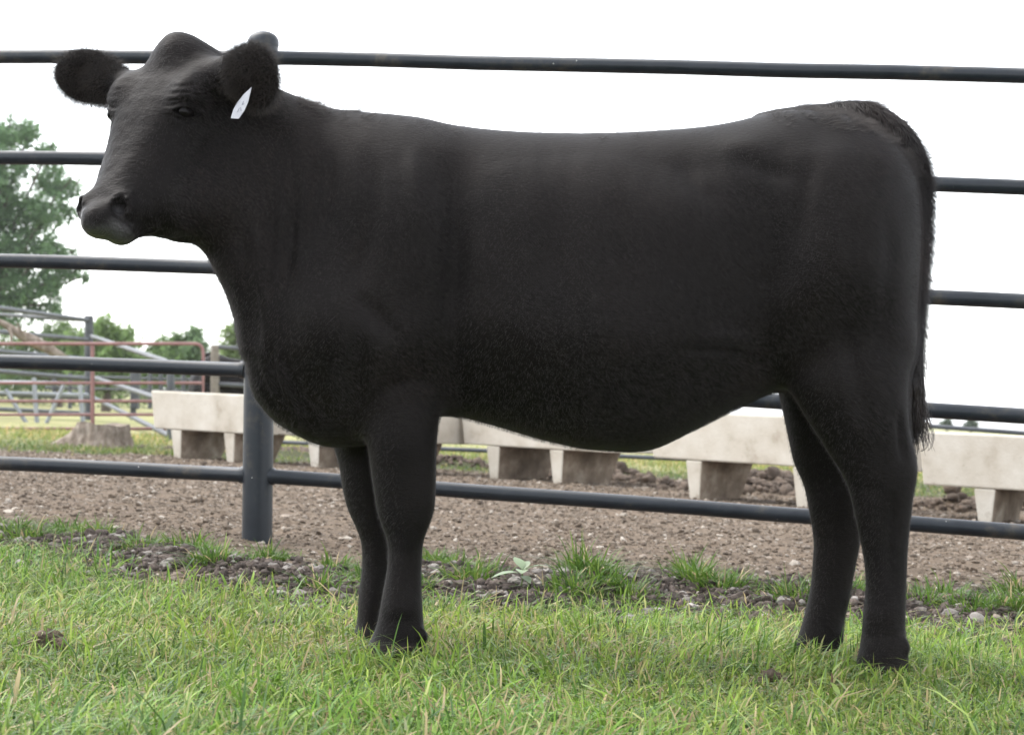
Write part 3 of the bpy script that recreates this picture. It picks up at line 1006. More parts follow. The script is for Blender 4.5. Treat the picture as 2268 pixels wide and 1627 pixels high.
rdk = ramp(n, [(.3, (.030, .024, .020)), (.7, (.10, .08, .068))]); l.new(tb.outputs[0], rdk.inputs[0]); l.new(rdk.outputs[0], mC.inputs[7])
l.new(mC.outputs[2], b.inputs["Base Color"]); b.inputs["Roughness"].default_value = .95; b.inputs["Specular IOR Level"].default_value = .15
bp = N(n, "ShaderNodeBump", Strength=.7, Distance=.012); l.new(tb.outputs[0], bp.inputs["Height"]); l.new(bp.outputs[0], b.inputs["Normal"])
ground = link("ground", gm, m_ground); tag(ground, "bare stony yard soil between short lawn and a pale dry field", "ground", kind="structure")


# ------------------------------------------------------------------ grass
def leaf_mat(name, trans=.35, gloss=.25, rough=.5):
    m, n, l, b = new_mat(name)
    a = N(n, "ShaderNodeAttribute", attribute_name="tint")
    l.new(a.outputs["Color"], b.inputs["Base Color"])
    b.inputs["Roughness"].default_value = rough; b.inputs["Specular IOR Level"].default_value = gloss
    t = N(n, "ShaderNodeBsdfTranslucent"); l.new(a.outputs["Color"], t.inputs[0])
    mx = N(n, "ShaderNodeMixShader"); mx.inputs[0].default_value = trans
    l.new(b.outputs[0], mx.inputs[1]); l.new(t.outputs[0], mx.inputs[2])
    l.new(mx.outputs[0], n["Material Output"].inputs[0])
    return m


m_grass = leaf_mat("grass_blades", .40, .28, .42)


def blades(name, x, y, h, w, lean, col, mat, z=None, ang=None, droop=.35):
    k = len(x)
    z = ground_z(x, y) - .006 if z is None else z
    ang = rng.uniform(0, 2 * np.pi, k) if ang is None else ang
    dx, dy = np.cos(ang), np.sin(ang)
    wa = rng.uniform(0, np.pi, k) * .6 + ang + np.pi * .35
    wx_, wy_ = np.cos(wa), np.sin(wa)
    V = np.zeros((k, 7, 3))
    kink = rng.uniform(-.5, .5, k)
    for j, t in enumerate((0, .4, .75, 1.0)):
        run = h * lean * (t ** 1.7)
        px = x + dx * run - dy * run * kink * t
        py = y + dy * run + dx * run * kink * t
        pz = z + h * (t - droop * lean * t ** 2.4)
        ww_ = w * (.5, .5, .36, 0)[j]
        if j < 3:
            V[:, 2 * j] = np.stack([px - wx_ * ww_, py - wy_ * ww_, pz], 1)
            V[:, 2 * j + 1] = np.stack([px + wx_ * ww_, py + wy_ * ww_, pz], 1)
        else:
            V[:, 6] = np.stack([px, py, pz], 1)
    o = np.arange(k)[:, None] * 7
    q = np.concatenate([o + np.array([0, 1, 3, 2]), o + np.array([2, 3, 5, 4])])
    t3 = o + np.array([4, 5, 6])
    me = mesh_np(name, V.reshape(-1, 3), [q, t3], True)
    col_attr(me, "tint", np.repeat(col, 7, 0))
    return link(name, me, mat)


def grass_tint(k, x, y, straw=.06):
    g = np.array([[.128, .205, .032], [.180, .26, .042], [.26, .315, .066], [.058, .112, .022], [.15, .215, .08], [.33, .31, .12]])
    c = g[rng.choice(6, k, p=[.28, .25, .17, .13, .09, .08])]
    c = c * rng.uniform(.55, 1.35, (k, 1))
    p = fbm(x * 1.3, y * 1.3, 71, 3)
    c = c * (.70 + .78 * p[:, None]) * np.stack([.955 + .4 * (fbm(x * .9 + 5, y * .9, 73, 3) - .5), np.ones(k), np.ones(k) * 1.03], 1)
    s = rng.random(k) < straw * (1 + 2.4 * sstep(.52, .72, fbm(x * 2.6 + 9, y * 2.6, 77, 3)))
    c[s] = np.array([.40, .32, .17]) * rng.uniform(.65, 1.15, (s.sum(), 1))
    return c


def scatter(k, x0, x1, y0, y1):
    return rng.uniform(x0, x1, k), rng.uniform(y0, y1, k)


k = 460000
x, y = scatter(k, -3.0, 3.0, 2.55, 7.6)
inside = np.abs(x) < .30 * y + .55
keep = (rng.random(k) < (1 - dirt_amount(x, y)) ** 1.5 * (.55 + .75 * fbm(x * 3, y * 3, 81, 3))) & inside & (rng.random(k) < np.clip((5.2 / y) ** .9, 0, 1))
x, y = x[keep], y[keep]; k = len(x)
h = rng.gamma(2.6, .0108, k) * (.45 + 1.05 * fbm(x * 2.2, y * 2.2, 91, 3)) + .010
w = rng.uniform(.0018, .0056, k) * np.where(rng.random(k) < .08, 1.6, 1)
lean = np.clip(rng.gamma(1.7, .80, k), .08, 3.6)
lean_dir = 2 * np.pi * 2.2 * fbm(x * 1.4 + 3, y * 1.4, 95, 3) + rng.normal(0, 1.7, k)
lawn = blades("lawn_grass", x, y, h, w, lean, grass_tint(k, x, y), m_grass, ang=lean_dir)
tag(lawn, "short bright green lawn grass around the heifer's feet", "grass", kind="stuff")

# dead stalks lying in the lawn
k = 14000
x, y = scatter(k, -2.2, 2.2, 2.7, 7.0)
keep = (np.abs(x) < .28 * y + .4) & (rng.random(k) < (1 - dirt_amount(x, y)) * (.25 + 1.5 * sstep(.45, .7, fbm(x * 2.1, y * 2.1, 99, 3)))); x, y = x[keep], y[keep]; k = len(x)
c = np.array([.50, .42, .28]) * rng.uniform(.6, 1.2, (k, 1))
c[rng.random(k) < .3] *= np.array([.9, .72, .55])
stalks = blades("dead_stalks", x, y, rng.uniform(.022, .05, k), rng.uniform(.0016, .004, k), rng.uniform(1.6, 4.6, k), c, m_grass, droop=.16)
tag(stalks, "dry straw-coloured stalks scattered through the lawn", "dead grass", kind="stuff")

# low broad leaves among the grass
k = 2600
x, y = scatter(k, -2.0, 2.0, 2.7, 5.6)
keep = (np.abs(x) < .28 * y + .4) & (rng.random(k) < sstep(.50, .70, fbm(x * 2.4 + 2, y * 2.4, 87, 3)) * (.35 + .65 * sstep(.1, .8, x)) * (1 - dirt_amount(x, y))); x, y = x[keep], y[keep]; k = len(x)
c = np.array([[.10, .19, .035], [.15, .23, .06], [.19, .25, .11]])[rng.choice(3, k)] * rng.uniform(.8, 1.2, (k, 1))
broad = blades("broad_leaves", x, y, rng.uniform(.018, .04, k), rng.uniform(.007, .014, k), rng.uniform(.8, 2.2, k), c, m_grass)
tag(broad, "low broad-leaved weeds growing through the lawn grass", "weeds", kind="stuff")

# rank tufts along the torn edge of the lawn
tx_, ty_, th_, ta_ = [], [], [], []
for px, py, nn, hh, rr in [(430, 1235, 420, .10, .10), (470, 1262, 260, .09, .09), (600, 1212, 240, .09, .07), (545, 1222, 140, .07, .06), (960, 1225, 260, .09, .07), (1000, 1265, 240, .09, .09),
                           (1050, 1290, 260, .10, .09), (1200, 1312, 120, .06, .09), (1300, 1290, 420, .14, .09), (1275, 1310, 240, .1, .09), (1340, 1305, 160, .1, .07), (1520, 1262, 300, .14, .075), (1545, 1292, 320, .11, .09),
                           (1600, 1300, 260, .08, .1), (1400, 1312, 150, .09, .09), (1640, 1290, 120, .08, .07), (1850, 1290, 240, .09, .09), (1880, 1315, 200, .09, .08), (1770, 1318, 260, .09, .12), (2090, 1315, 260, .10, .1),
                           (2150, 1345, 220, .08, .1), (2262, 1300, 260, .13, .08), (2240, 1345, 260, .11, .1), (2040, 1335, 160, .08, .1), (740, 1262, 170, .10, .05), (710, 1300, 160, .08, .08), (300, 1228, 200, .08, .1), (220, 1196, 220, .09, .1),
                           (150, 1185, 240, .10, .1), (60, 1190, 300, .10, .12), (20, 1180, 200, .1, .1), (360, 1195, 50, .06, .05), (820, 1290, 200, .08, .1), (900, 1290, 160, .08, .1), (-120, 1190, 300, .1, .14), (2340, 1350, 320, .11, .14)]:
    c = G(px, py + 20); nn = int(nn * 1.5)
    ox, oy = rng.normal(0, rr * .5, nn), rng.normal(0, rr * .6, nn)
    tx_.append(c[0] + ox); ty_.append(c[1] + oy); th_.append((np.minimum(rng.gamma(3.5, hh / 7, nn), hh * 1.1) + .012) * np.exp(-(ox ** 2 + oy ** 2) / (2 * rr * rr) * .9))
    ta_.append(np.arctan2(oy, ox) + rng.normal(0, .7, nn))
x, y, h, an_ = map(np.concatenate, (tx_, ty_, th_, ta_)); k = len(x)
c = np.array([[.075, .145, .022], [.115, .185, .03], [.05, .10, .02], [.15, .21, .045]])[rng.choice(4, k, p=[.4, .28, .22, .1])] * rng.uniform(.75, 1.2, (k, 1))
dead = rng.random(k) < .06; c[dead] = np.array([.42, .33, .19]) * rng.uniform(.7, 1.1, (dead.sum(), 1))
tufts = blades("grass_tufts", x, y, h, rng.uniform(.0025, .0065, k), np.clip(rng.gamma(2.4, .42, k), .1, 2.2), c, m_grass, ang=an_)
tag(tufts, "rank dark green grass tufts along the torn lawn edge", "grass", kind="stuff")

# rough grass behind the troughs and around the stump
k = 60000
x, y = scatter(k, -7, 7, 14.6, 25)
keep = (rng.random(k) < (1 - dirt_amount(x, y)) * (.3 + .9 * fbm(x * 1.5, y * 1.5, 83, 3))) & (np.abs(x) < .29 * y + .6)
x, y = x[keep], y[keep]
sc = G(232, 996); k2 = 1900
an = rng.uniform(0, 2 * np.pi, k2); ra = np.abs(rng.normal(.40, .15, k2))
x = np.concatenate([x, sc[0] + .02 + ra * np.cos(an) * 1.25]); y = np.concatenate([y, sc[1] + ra * np.sin(an) - .05]); k = len(x)
h = rng.gamma(5, .011, k) * np.where(y > 21, 1.1, .45) + .010
h[-k2:] *= 1.7
c = np.array([[.10, .155, .035], [.15, .20, .05], [.22, .22, .085], [.30, .26, .12], [.06, .10, .025]])[rng.choice(5, k, p=[.3, .27, .18, .13, .12])]
c = c * rng.uniform(.75, 1.2, (k, 1)) * (1 + sstep(18, 24, y)[:, None] * np.array([.75, .45, .5]))
rough = blades("rough_grass", x, y, h, rng.uniform(.006, .014, k), np.clip(rng.gamma(2, .4, k), .1, 1.8), c, m_grass)
tag(rough, "rough unmown grass behind the concrete troughs", "grass", kind="stuff")


# ------------------------------------------------------------------ stones and clods
def ico(sub=0):
    t = (1 + 5 ** .5) / 2
    v = np.array([(-1, t, 0), (1, t, 0), (-1, -t, 0), (1, -t, 0), (0, -1, t), (0, 1, t), (0, -1, -t), (0, 1, -t), (t, 0, -1), (t, 0, 1), (-t, 0, -1), (-t, 0, 1)], float)
    f = [(0, 11, 5), (0, 5, 1), (0, 1, 7), (0, 7, 10), (0, 10, 11), (1, 5, 9), (5, 11, 4), (11, 10, 2), (10, 7, 6), (7, 1, 8),
         (3, 9, 4), (3, 4, 2), (3, 2, 6), (3, 6, 8), (3, 8, 9), (4, 9, 5), (2, 4, 11), (6, 2, 10), (8, 6, 7), (9, 8, 1)]
    v = list(map(tuple, v / np.linalg.norm(v[0])))
    for _ in range(sub):
        mid = {}; nf = []
        def m(a, b_):
            key = (min(a, b_), max(a, b_))
            if key not in mid:
                p = (np.array(v[a]) + np.array(v[b_])); p /= np.linalg.norm(p)
                mid[key] = len(v); v.append(tuple(p))
            return mid[key]
        for a, b_, c in f:
            ab, bc, ca = m(a, b_), m(b_, c), m(c, a)
            nf += [(a, ab, ca), (b_, bc, ab), (c, ca, bc), (ab, bc, ca)]
        f = nf
    return np.array(v), np.array(f)


def lumps(name, x, y, z, size, col, mat, sub=0, flat=.6, jit=.28, smooth=False):
    bv, bf = ico(sub)
    k = len(x)
    nv = len(bv)
    shp = np.array([bv * (1 + rng.normal(0, jit, (nv, 1))) for _ in range(24)])
    V = shp[rng.integers(0, 24, k)] * np.stack([size * rng.uniform(.7, 1.4, k), size * rng.uniform(.7, 1.3, k), size * flat * rng.uniform(.7, 1.2, k)], 1)[:, None, :]
    a = rng.uniform(0, 2 * np.pi, k); ca, sa = np.cos(a)[:, None], np.sin(a)[:, None]
    tl = rng.normal(0, .35, k); ct, st = np.cos(tl)[:, None], np.sin(tl)[:, None]
    Y1 = V[:, :, 1] * ct - V[:, :, 2] * st; Z1 = V[:, :, 1] * st + V[:, :, 2] * ct
    X2_ = V[:, :, 0] * ca - Y1 * sa; Y2 = V[:, :, 0] * sa + Y1 * ca
    W = np.stack([X2_ + x[:, None], Y2 + y[:, None], Z1 + z[:, None]], -1).reshape(-1, 3)
    Fc = (np.arange(k)[:, None, None] * nv + bf[None]).reshape(-1, 3)
    me = mesh_np(name, W, Fc, smooth)
    col_attr(me, "tint", np.repeat(col, nv, 0))
    return link(name, me, mat)


def tint_mat(name, scale, rough=.9, bump=.5, lo=.75, hi=1.15):
    m, n, l, b = new_mat(name)
    a = N(n, "ShaderNodeAttribute", attribute_name="tint"); tc = N(n, "ShaderNodeTexCoord")
    t = N(n, "ShaderNodeTexNoise", Scale=scale, Detail=6, Roughness=.7); l.new(tc.outputs["Object"], t.inputs["Vector"])
    r = ramp(n, [(.3, lo), (.7, hi)]); l.new(t.outputs[0], r.inputs[0])
    mx = N(n, "ShaderNodeMix", data_type='RGBA', blend_type='MULTIPLY'); mx.inputs[0].default_value = 1
    l.new(a.outputs["Color"], mx.inputs[6]); l.new(r.outputs[0], mx.inputs[7]); l.new(mx.outputs[2], b.inputs["Base Color"])
    b.inputs["Roughness"].default_value = rough; b.inputs["Specular IOR Level"].default_value = .2
    bp = N(n, "ShaderNodeBump", Strength=bump, Distance=.006); l.new(t.outputs[0], bp.inputs["Height"]); l.new(bp.outputs[0], b.inputs["Normal"])
    return m


m_stone = tint_mat("stone", 90)
m_clod = tint_mat("clod", 110, .97, 1.0, .55, 1.3)
k = 125000
y = 5.0 + rng.random(k) ** 1.4 * 13.0
x = rng.uniform(-1, 1, k) * (.29 * y + .6)
keep = rng.random(k) < dirt_amount(x, y) * (.35 + .9 * fbm(x * 2.5, y * 2.5, 101, 3)); x, y = x[keep], y[keep]; k = len(x)
size = np.clip(rng.lognormal(-5.38, .44, k), .002, .020) * (1 + .06 * (y - 6))
st_c = np.array([[.112, .085, .062], [.158, .126, .096], [.222, .184, .148], [.35, .31, .262], [.074, .056, .041]])[rng.choice(5, k, p=[.33, .34, .18, .06, .09])] * rng.uniform(.8, 1.2, (k, 1))
gravel = lumps("gravel", x, y, ground_z(x, y) + size * .15, size, st_c, m_stone, 0, .72, .2)
tag(gravel, "loose pale stones over the bare yard soil", "gravel", kind="stuff")

k = 120000
x = rng.uniform(-2.9, 2.9, k); y = edge(x) + rng.normal(.46, .34, k)
keep = rng.random(k) < sstep(.20, .55, fbm(x * 2.6, y * 3.0, 63, 4)); x, y = x[keep], y[keep]; k = len(x)
size = np.clip(rng.lognormal(-5.45, .6, k), .002, .017)
cl_c = np.array([.075, .060, .051]) * rng.uniform(.55, 1.6, (k, 1))
clods = lumps("dirt_clods", x, y, ground_z(x, y) + size * .3, size, cl_c, m_clod, 1, .85, .26, True)
tag(clods, "dark crumbly soil clods along the lawn edge", "soil", kind="stuff")
k = 9500
x = rng.uniform(-2.9, 2.9, k); y = edge(x) + rng.normal(.48, .32, k)
keep = rng.random(k) < sstep(.26, .58, fbm(x * 2.6, y * 3.0, 63, 4)); x, y = x[keep], y[keep]; k = len(x)
size = np.clip(rng.lognormal(-4.9, .5, k), .004, .022)
rc = np.array([[.22, .20, .18], [.16, .144, .13], [.30, .275, .25], [.115, .10, .088]])[rng.choice(4, k, p=[.35, .3, .12, .23])] * rng.uniform(.85, 1.15, (k, 1))
rub = lumps("rubble", x, y, ground_z(x, y) + size * .35, size, rc, m_stone, 1, .68, .13)
tag(rub, "grey limestone rubble mixed into the soil along the lawn edge", "rubble", kind="stuff")
# ------------------------------------------------------------------ pipe fence
m_pipe, n, l, b = new_mat("painted_pipe")
tc = N(n, "ShaderNodeTexCoord")
ta = N(n, "ShaderNodeTexNoise", Scale=7.0, Detail=8, Roughness=.7); tb = N(n, "ShaderNodeTexVoronoi", Scale=34.0); tn = N(n, "ShaderNodeTexNoise", Scale=46.0, Detail=3)
for t in (ta, tb, tn): l.new(tc.outputs["Object"], t.inputs["Vector"])
r = ramp(n, [(.35, (.007, .010, .014)), (.55, (.012, .016, .021)), (.62, (.030, .029, .027)), (.76, (.085, .066, .048))]); l.new(ta.outputs[0], r.inputs[0])
rs = ramp(n, [(.045, 1.0), (.075, 0.0)]); l.new(tb.outputs["Distance"], rs.inputs[0])
rk = ramp(n, [(.60, 0.0), (.64, 1.0)]); l.new(tn.outputs[0], rk.inputs[0])
mu = N(n, "ShaderNodeMath", operation='MULTIPLY'); l.new(rs.outputs[0], mu.inputs[0]); l.new(rk.outputs[0], mu.inputs[1])
mx = N(n, "ShaderNodeMix", data_type='RGBA'); l.new(mu.outputs[0], mx.inputs[0]); l.new(r.outputs[0], mx.inputs[6]); mx.inputs[7].default_value = (.6, .58, .54, 1)
l.new(mx.outputs[2], b.inputs["Base Color"])
rr = ramp(n, [(.3, .28), (.7, .50)]); l.new(ta.outputs[0], rr.inputs[0]); l.new(rr.outputs[0], b.inputs["Roughness"])
b.inputs["Specular IOR Level"].default_value = .32
bp = N(n, "ShaderNodeBump", Strength=.12, Distance=.003); l.new(tn.outputs[0], bp.inputs["Height"]); l.new(bp.outputs[0], b.inputs["Normal"])


def fdepth(x):
    return 1 / (1 / 7.92 + (1 / 7.08 - 1 / 7.92) * x / 2268)


POSTX = 570
fence = thing("pipe_fence", P(POSTX, 1192, fdepth(POSTX)), "black welded pipe fence with five round rails behind the heifer", "fence")
rails = [((0, 126), (POSTX, 127.5), (2268, 168)), ((0, 349), (POSTX, 356.5), (2268, 415)), ((0, 577), (POSTX, 594.5), (2268, 667)),
         ((0, 800), (POSTX, 819), (2268, 921)), ((0, 1025.5), (POSTX, 1052), (2268, 1178))]
LX, RX = -1150, 2420


def fpt(a, b, x):
    return P(x, a[1] + (b[1] - a[1]) * (x - a[0]) / (b[0] - a[0]), fdepth(x))


for a, c, e in rails:
    for p0, p1, x0, x1 in ((a, c, LX, POSTX - 26), (c, e, POSTX + 26, RX)):
        mb = MB(); xs = np.linspace(x0, x1, 9)
        xs = np.concatenate([xs[:1], xs[:1] + 10, xs[:1] + 14, xs[1:-1], xs[-1:] - 14, xs[-1:] - 10, xs[-1:]])
        rr_ = np.full(len(xs), .0275); rr_[:2] = .0325; rr_[-2:] = .0325      # weld beads at the posts
        mb.tube([fpt(p0, p1, q) + np.array([0, 0, .0015 * math.sin(q * .01)]) for q in xs], rr_, 20)
        mb.build("rail", m_pipe, fence)
    # welded collars where the rails meet the post
ptop, pbot = P(583, 98, fdepth(POSTX)), P(569, 1215, fdepth(POSTX))
axis = (ptop - pbot)


def post(shift, tall=True):
    b0, t0 = pbot + shift, ptop + shift
    b0 = b0 - axis * .05
    mb = MB(); mb.tube([b0, t0], .0575, 28); p = mb.build("post", m_pipe, fence)
    u = axis / np.linalg.norm(axis)
    mb = MB()
    pr = [(-.012, .0605), (.006, .0605)] + [(.006 + .040 * math.sin(q), .059 * math.cos(q)) for q in np.linspace(.12, 1.5, 7)]
    mb.tube([t0 + u * (h + .004) for h, _ in pr], [r for _, r in pr], 28)
    cp = mb.build("post_cap", m_pipe); cp.parent = p
    cp.matrix_parent_inverse = Matrix()
    return p


fd = fpt(rails[2][1], rails[2][2], RX) - fpt(rails[2][1], rails[2][2], POSTX)
fl = fpt(rails[2][0], rails[2][1], LX) - fpt(rails[2][0], rails[2][1], POSTX)
post(np.zeros(3)); post(fd); post(fl)

# ------------------------------------------------------------------ concrete feed troughs
m_conc = noise_mat("concrete", [(.25, (.30, .25, .19)), (.45, (.475, .43, .36)), (.72, (.58, .545, .48))], 4, .9, .35, 70, .2, 9, None, 0, .006)
n, l, b = m_conc.node_tree.nodes, m_conc.node_tree.links, m_conc.node_tree.nodes["Principled BSDF"]
old = b.inputs["Base Color"].links[0].from_socket
tc = N(n, "ShaderNodeTexCoord"); vo = N(n, "ShaderNodeTexVoronoi", Scale=26.0); l.new(tc.outputs["Object"], vo.inputs["Vector"])
nz = N(n, "ShaderNodeTexNoise", Scale=9.0, Detail=5); l.new(tc.outputs["Object"], nz.inputs["Vector"])
r1 = ramp(n, [(.06, 1.0), (.14, 0.0)]); l.new(vo.outputs["Distance"], r1.inputs[0])
r2 = ramp(n, [(.52, 0.0), (.62, .75)]); l.new(nz.outputs[0], r2.inputs[0])
mu = N(n, "ShaderNodeMath", operation='MULTIPLY'); l.new(r1.outputs[0], mu.inputs[0]); l.new(r2.outputs[0], mu.inputs[1])
mx = N(n, "ShaderNodeMix", data_type='RGBA'); l.new(mu.outputs[0], mx.inputs[0]); l.new(old, mx.inputs[6]); mx.inputs[7].default_value = (.22, .17, .12, 1)
# splashes of mud low down
sp = N(n, "ShaderNodeSeparateXYZ"); l.new(tc.outputs["Object"], sp.inputs[0])
nz2 = N(n, "ShaderNodeTexNoise", Scale=16.0, Detail=8, Roughness=.75); l.new(tc.outputs["Object"], nz2.inputs["Vector"])
ma = N(n, "ShaderNodeMath", operation='MULTIPLY_ADD'); l.new(sp.outputs[2], ma.inputs[0]); ma.inputs[1].default_value = -1.5; l.new(nz2.outputs[0], ma.inputs[2])
r3 = ramp(n, [(.47, 0.0), (.62, .6)]); l.new(ma.outputs[0], r3.inputs[0])
mx2 = N(n, "ShaderNodeMix", data_type='RGBA'); l.new(r3.outputs[0], mx2.inputs[0]); l.new(mx.outputs[2], mx2.inputs[6]); mx2.inputs[7].default_value = (.24, .185, .13, 1)
l.new(mx2.outputs[2], b.inputs["Base Color"])


m_muddy_shaded = noise_mat("muddy_shaded_concrete", [(.3, (.13, .10, .075)), (.5, (.24, .19, .145)), (.72, (.42, .37, .30))], 7, .95, .5, 60, .15, 9, None, 0, .006)


def trough(px, py, Y, ang, L, legs, label, W=.66, Ht=.32):
    c = P(px, py, Y)
    base = np.array([c[0], c[1], ground_z(c[0], c[1])])
    a = np.array([math.cos(rad(ang)), -math.sin(rad(ang)), 0]); bdir = np.array([math.sin(rad(ang)), math.cos(rad(ang)), 0])
    t = thing("feed_trough", base, label, "trough", "concrete feed troughs in a row across the yard")
    z0 = c[2]; z1 = z0 + Ht
    Q = lambda u, v, z: np.array([c[0], c[1], 0]) + a * u + bdir * v + np.array([0, 0, z])
    fl_ = .03
    mb = MB()
    ob = [Q(0, 0, z0), Q(L, 0, z0), Q(L, W - 2 * fl_, z0), Q(0, W - 2 * fl_, z0)]
    ot = [Q(-fl_, -fl_, z1), Q(L + fl_, -fl_, z1), Q(L + fl_, W - fl_, z1), Q(-fl_, W - fl_, z1)]
    w = .065
    it = [Q(w - fl_, w - fl_, z1), Q(L - w + fl_, w - fl_, z1), Q(L - w + fl_, W - w - fl_, z1), Q(w - fl_, W - w - fl_, z1)]
    ib = [Q(w + .03, w + .04, z0 + .08), Q(L - w - .03, w + .04, z0 + .08), Q(L - w - .03, W - w - .1, z0 + .08), Q(w + .03, W - w - .1, z0 + .08)]
    fs = [(3, 2, 1, 0)]
    for i in range(4):
        j = (i + 1) % 4
        fs += [(i, j, 4 + j, 4 + i), (4 + i, 4 + j, 8 + j, 8 + i), (8 + i, 8 + j, 12 + j, 12 + i)]
    fs.append((12, 13, 14, 15))
    mb.add(ob + ot + it + ib, fs)
    mb.build("basin", m_conc, t, .012)
    for u in legs:
        mb = MB(); zt = z0 - .002
        u0 = u * L; d = W - 2 * fl_
        zb = -.06
        bt = [Q(u0 + .028, .04, zb), Q(u0 + .104, .04, zb), Q(u0 + .104, d - .13, zb), Q(u0 + .028, d - .13, zb)]
        tp_ = [Q(u0, .004, zt), Q(u0 + .135, .004, zt), Q(u0 + .135, d - .01, zt), Q(u0, d - .01, zt)]
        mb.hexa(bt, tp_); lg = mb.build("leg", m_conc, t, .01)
        lg.data.materials.append(m_muddy_shaded)
        for pi_ in (3, 4, 5): lg.data.polygons[pi_].material_index = 1      # side and back faces: mud brown that also paints in their shade
    return t


trough(341, 948, 17.3, 40, 1.32, (.16, .66), "pale concrete feed trough beside the tree stump, left of the black fence post")
trough(616, 962, 16.6, 38, 1.62, (.2, .7), "concrete feed trough just behind the black fence post and the heifer's chest")
trough(1027, 983, 15.8, 40, 1.42, (.16, .60), "concrete feed trough under the heifer's belly with a heap of dirt below it", W=.8)
trough(1446, 1013, 13.7, 43, 1.72, (.16, .66), "concrete feed trough behind the heifer's flank and hind legs")
trough(2044, 1073, 12.2, 33, 1.75, (.18, .70), "concrete feed trough right of the heifer's tail, nearest to the camera")

# heaps of dirt and stones under the troughs, tinted darker to suggest shade there
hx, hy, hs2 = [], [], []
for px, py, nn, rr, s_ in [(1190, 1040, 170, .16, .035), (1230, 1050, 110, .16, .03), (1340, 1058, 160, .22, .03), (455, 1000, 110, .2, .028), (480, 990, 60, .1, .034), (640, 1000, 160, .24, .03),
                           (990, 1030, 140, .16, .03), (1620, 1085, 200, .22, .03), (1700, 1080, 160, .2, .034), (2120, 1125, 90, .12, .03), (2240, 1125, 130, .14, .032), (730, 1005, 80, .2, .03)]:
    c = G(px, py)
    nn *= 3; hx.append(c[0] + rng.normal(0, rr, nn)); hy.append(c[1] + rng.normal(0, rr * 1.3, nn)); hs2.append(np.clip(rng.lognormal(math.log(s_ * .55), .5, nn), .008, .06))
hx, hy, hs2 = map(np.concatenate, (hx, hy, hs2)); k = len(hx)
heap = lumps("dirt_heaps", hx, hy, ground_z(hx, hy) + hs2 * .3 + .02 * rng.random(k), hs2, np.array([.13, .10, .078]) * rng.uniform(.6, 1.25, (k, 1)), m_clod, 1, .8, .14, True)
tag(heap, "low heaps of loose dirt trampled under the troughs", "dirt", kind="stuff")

# ------------------------------------------------------------------ tree stump
m_bark = noise_mat("weathered_wood", [(.3, (.09, .07, .054)), (.5, (.19, .155, .125)), (.7, (.31, .27, .225))], 9, .95, .9, 22, .1, 8, (2.2, 2.2, .5), 0, .02)
sc = G(205, 992)
sb = P(228, 985, sc[1])
nth, nz_ = 56, 18
vs = []; top_z = .225
for i in range(nz_):
    f_ = i / (nz_ - 1)
    for j in range(nth):
        th = 2 * math.pi * j / nth
        lob = .016 * math.sin(4 * th + .6) + .010 * math.sin(7 * th + 2) + .006 * math.sin(13 * th)
        r_ = .215 + lob * (1.3 - .5 * f_) + .10 * (1 - f_) ** 2.2
        left = max(0, math.cos(th - math.pi)) ** 8
        r_ += left * .34 * (1 - f_) ** 1.5
        r_ += .030 * (fbm(np.array(j * .35), np.array(i * .3), 4, 3) - .5)
        vs.append((sb[0] + r_ * math.cos(th), sb[1] + r_ * math.sin(th), -.04 + f_ * (top_z + .04 + .012 * math.sin(2 * th) + .006 * math.sin(5 * th + 1))))
fs = [(i * nth + j, i * nth + (j + 1) % nth, (i + 1) * nth + (j + 1) % nth, (i + 1) * nth + j) for i in range(nz_ - 1) for j in range(nth)]
o_ = len(vs); vs.append((sb[0], sb[1], top_z - .03))
mb = MB(); mb.add(vs, fs, True)
topring = [vs[(nz_ - 1) * nth + j] for j in range(nth)]
mb.add(topring + [vs[o_]], [(j, (j + 1) % nth, nth) for j in range(nth)])
stump = mb.build("tree_stump", m_bark); tag(stump, "grey weathered tree stump with a spreading root, ringed by grass", "stump")

# ------------------------------------------------------------------ red tube gate
m_red = noise_mat("red_oxide_pipe", [(.3, (.15, .066, .060)), (.6, (.23, .115, .108)), (.8, (.30, .185, .165))], 6, .6, .1, 40)
YG = 25.0
gate = thing("tube_gate", P(205, 962, YG), "faded red tube gate standing in the dry grass at the left", "gate")
R_ = .021
mb = MB()
mb.tube([P(-260, 949, YG), P(-260, 775, YG), P(-257, 766, YG), P(-248, 761, YG)] + [P(q, 761, YG) for q in (0, 200, 434)] + [P(443, 764, YG), P(448, 770, YG), P(450, 780, YG), P(450, 949, YG), P(-260, 949, YG)], R_, 10)
mb.build("gate_frame", m_red, gate)
for yy_ in (806, 848, 888, 918):
    mb = MB(); mb.tube([P(-260, yy_, YG), P(450, yy_, YG)], R_ * .92, 10); mb.build("rail", m_red, gate)
mb = MB(); mb.tube([P(205, 765, YG - .03), P(205, 947, YG - .03)], R_ * 1.25, 10); mb.build("brace", m_red, gate)
for q in (-255, 205, 448):
    mb = MB(); mb.tube([P(q, 951, YG), P(q, 963, YG)], R_, 8); mb.build("foot", m_red, gate)
mb = MB()


# ------------------------------------------------------------------ dark pens behind the gate
m_dark = noise_mat("dark_pipe", [(.3, (.030, .034, .040)), (.7, (.075, .08, .088))], 4, .55, .1, 40)
m_lgrey = noise_mat("galvanised_steel", [(.3, (.20, .215, .24)), (.7, (.34, .355, .38))], 4, .5, .1, 40, .5, 6, None, .3)


def pen_depth(x): return 38 - (197 - x) * .02


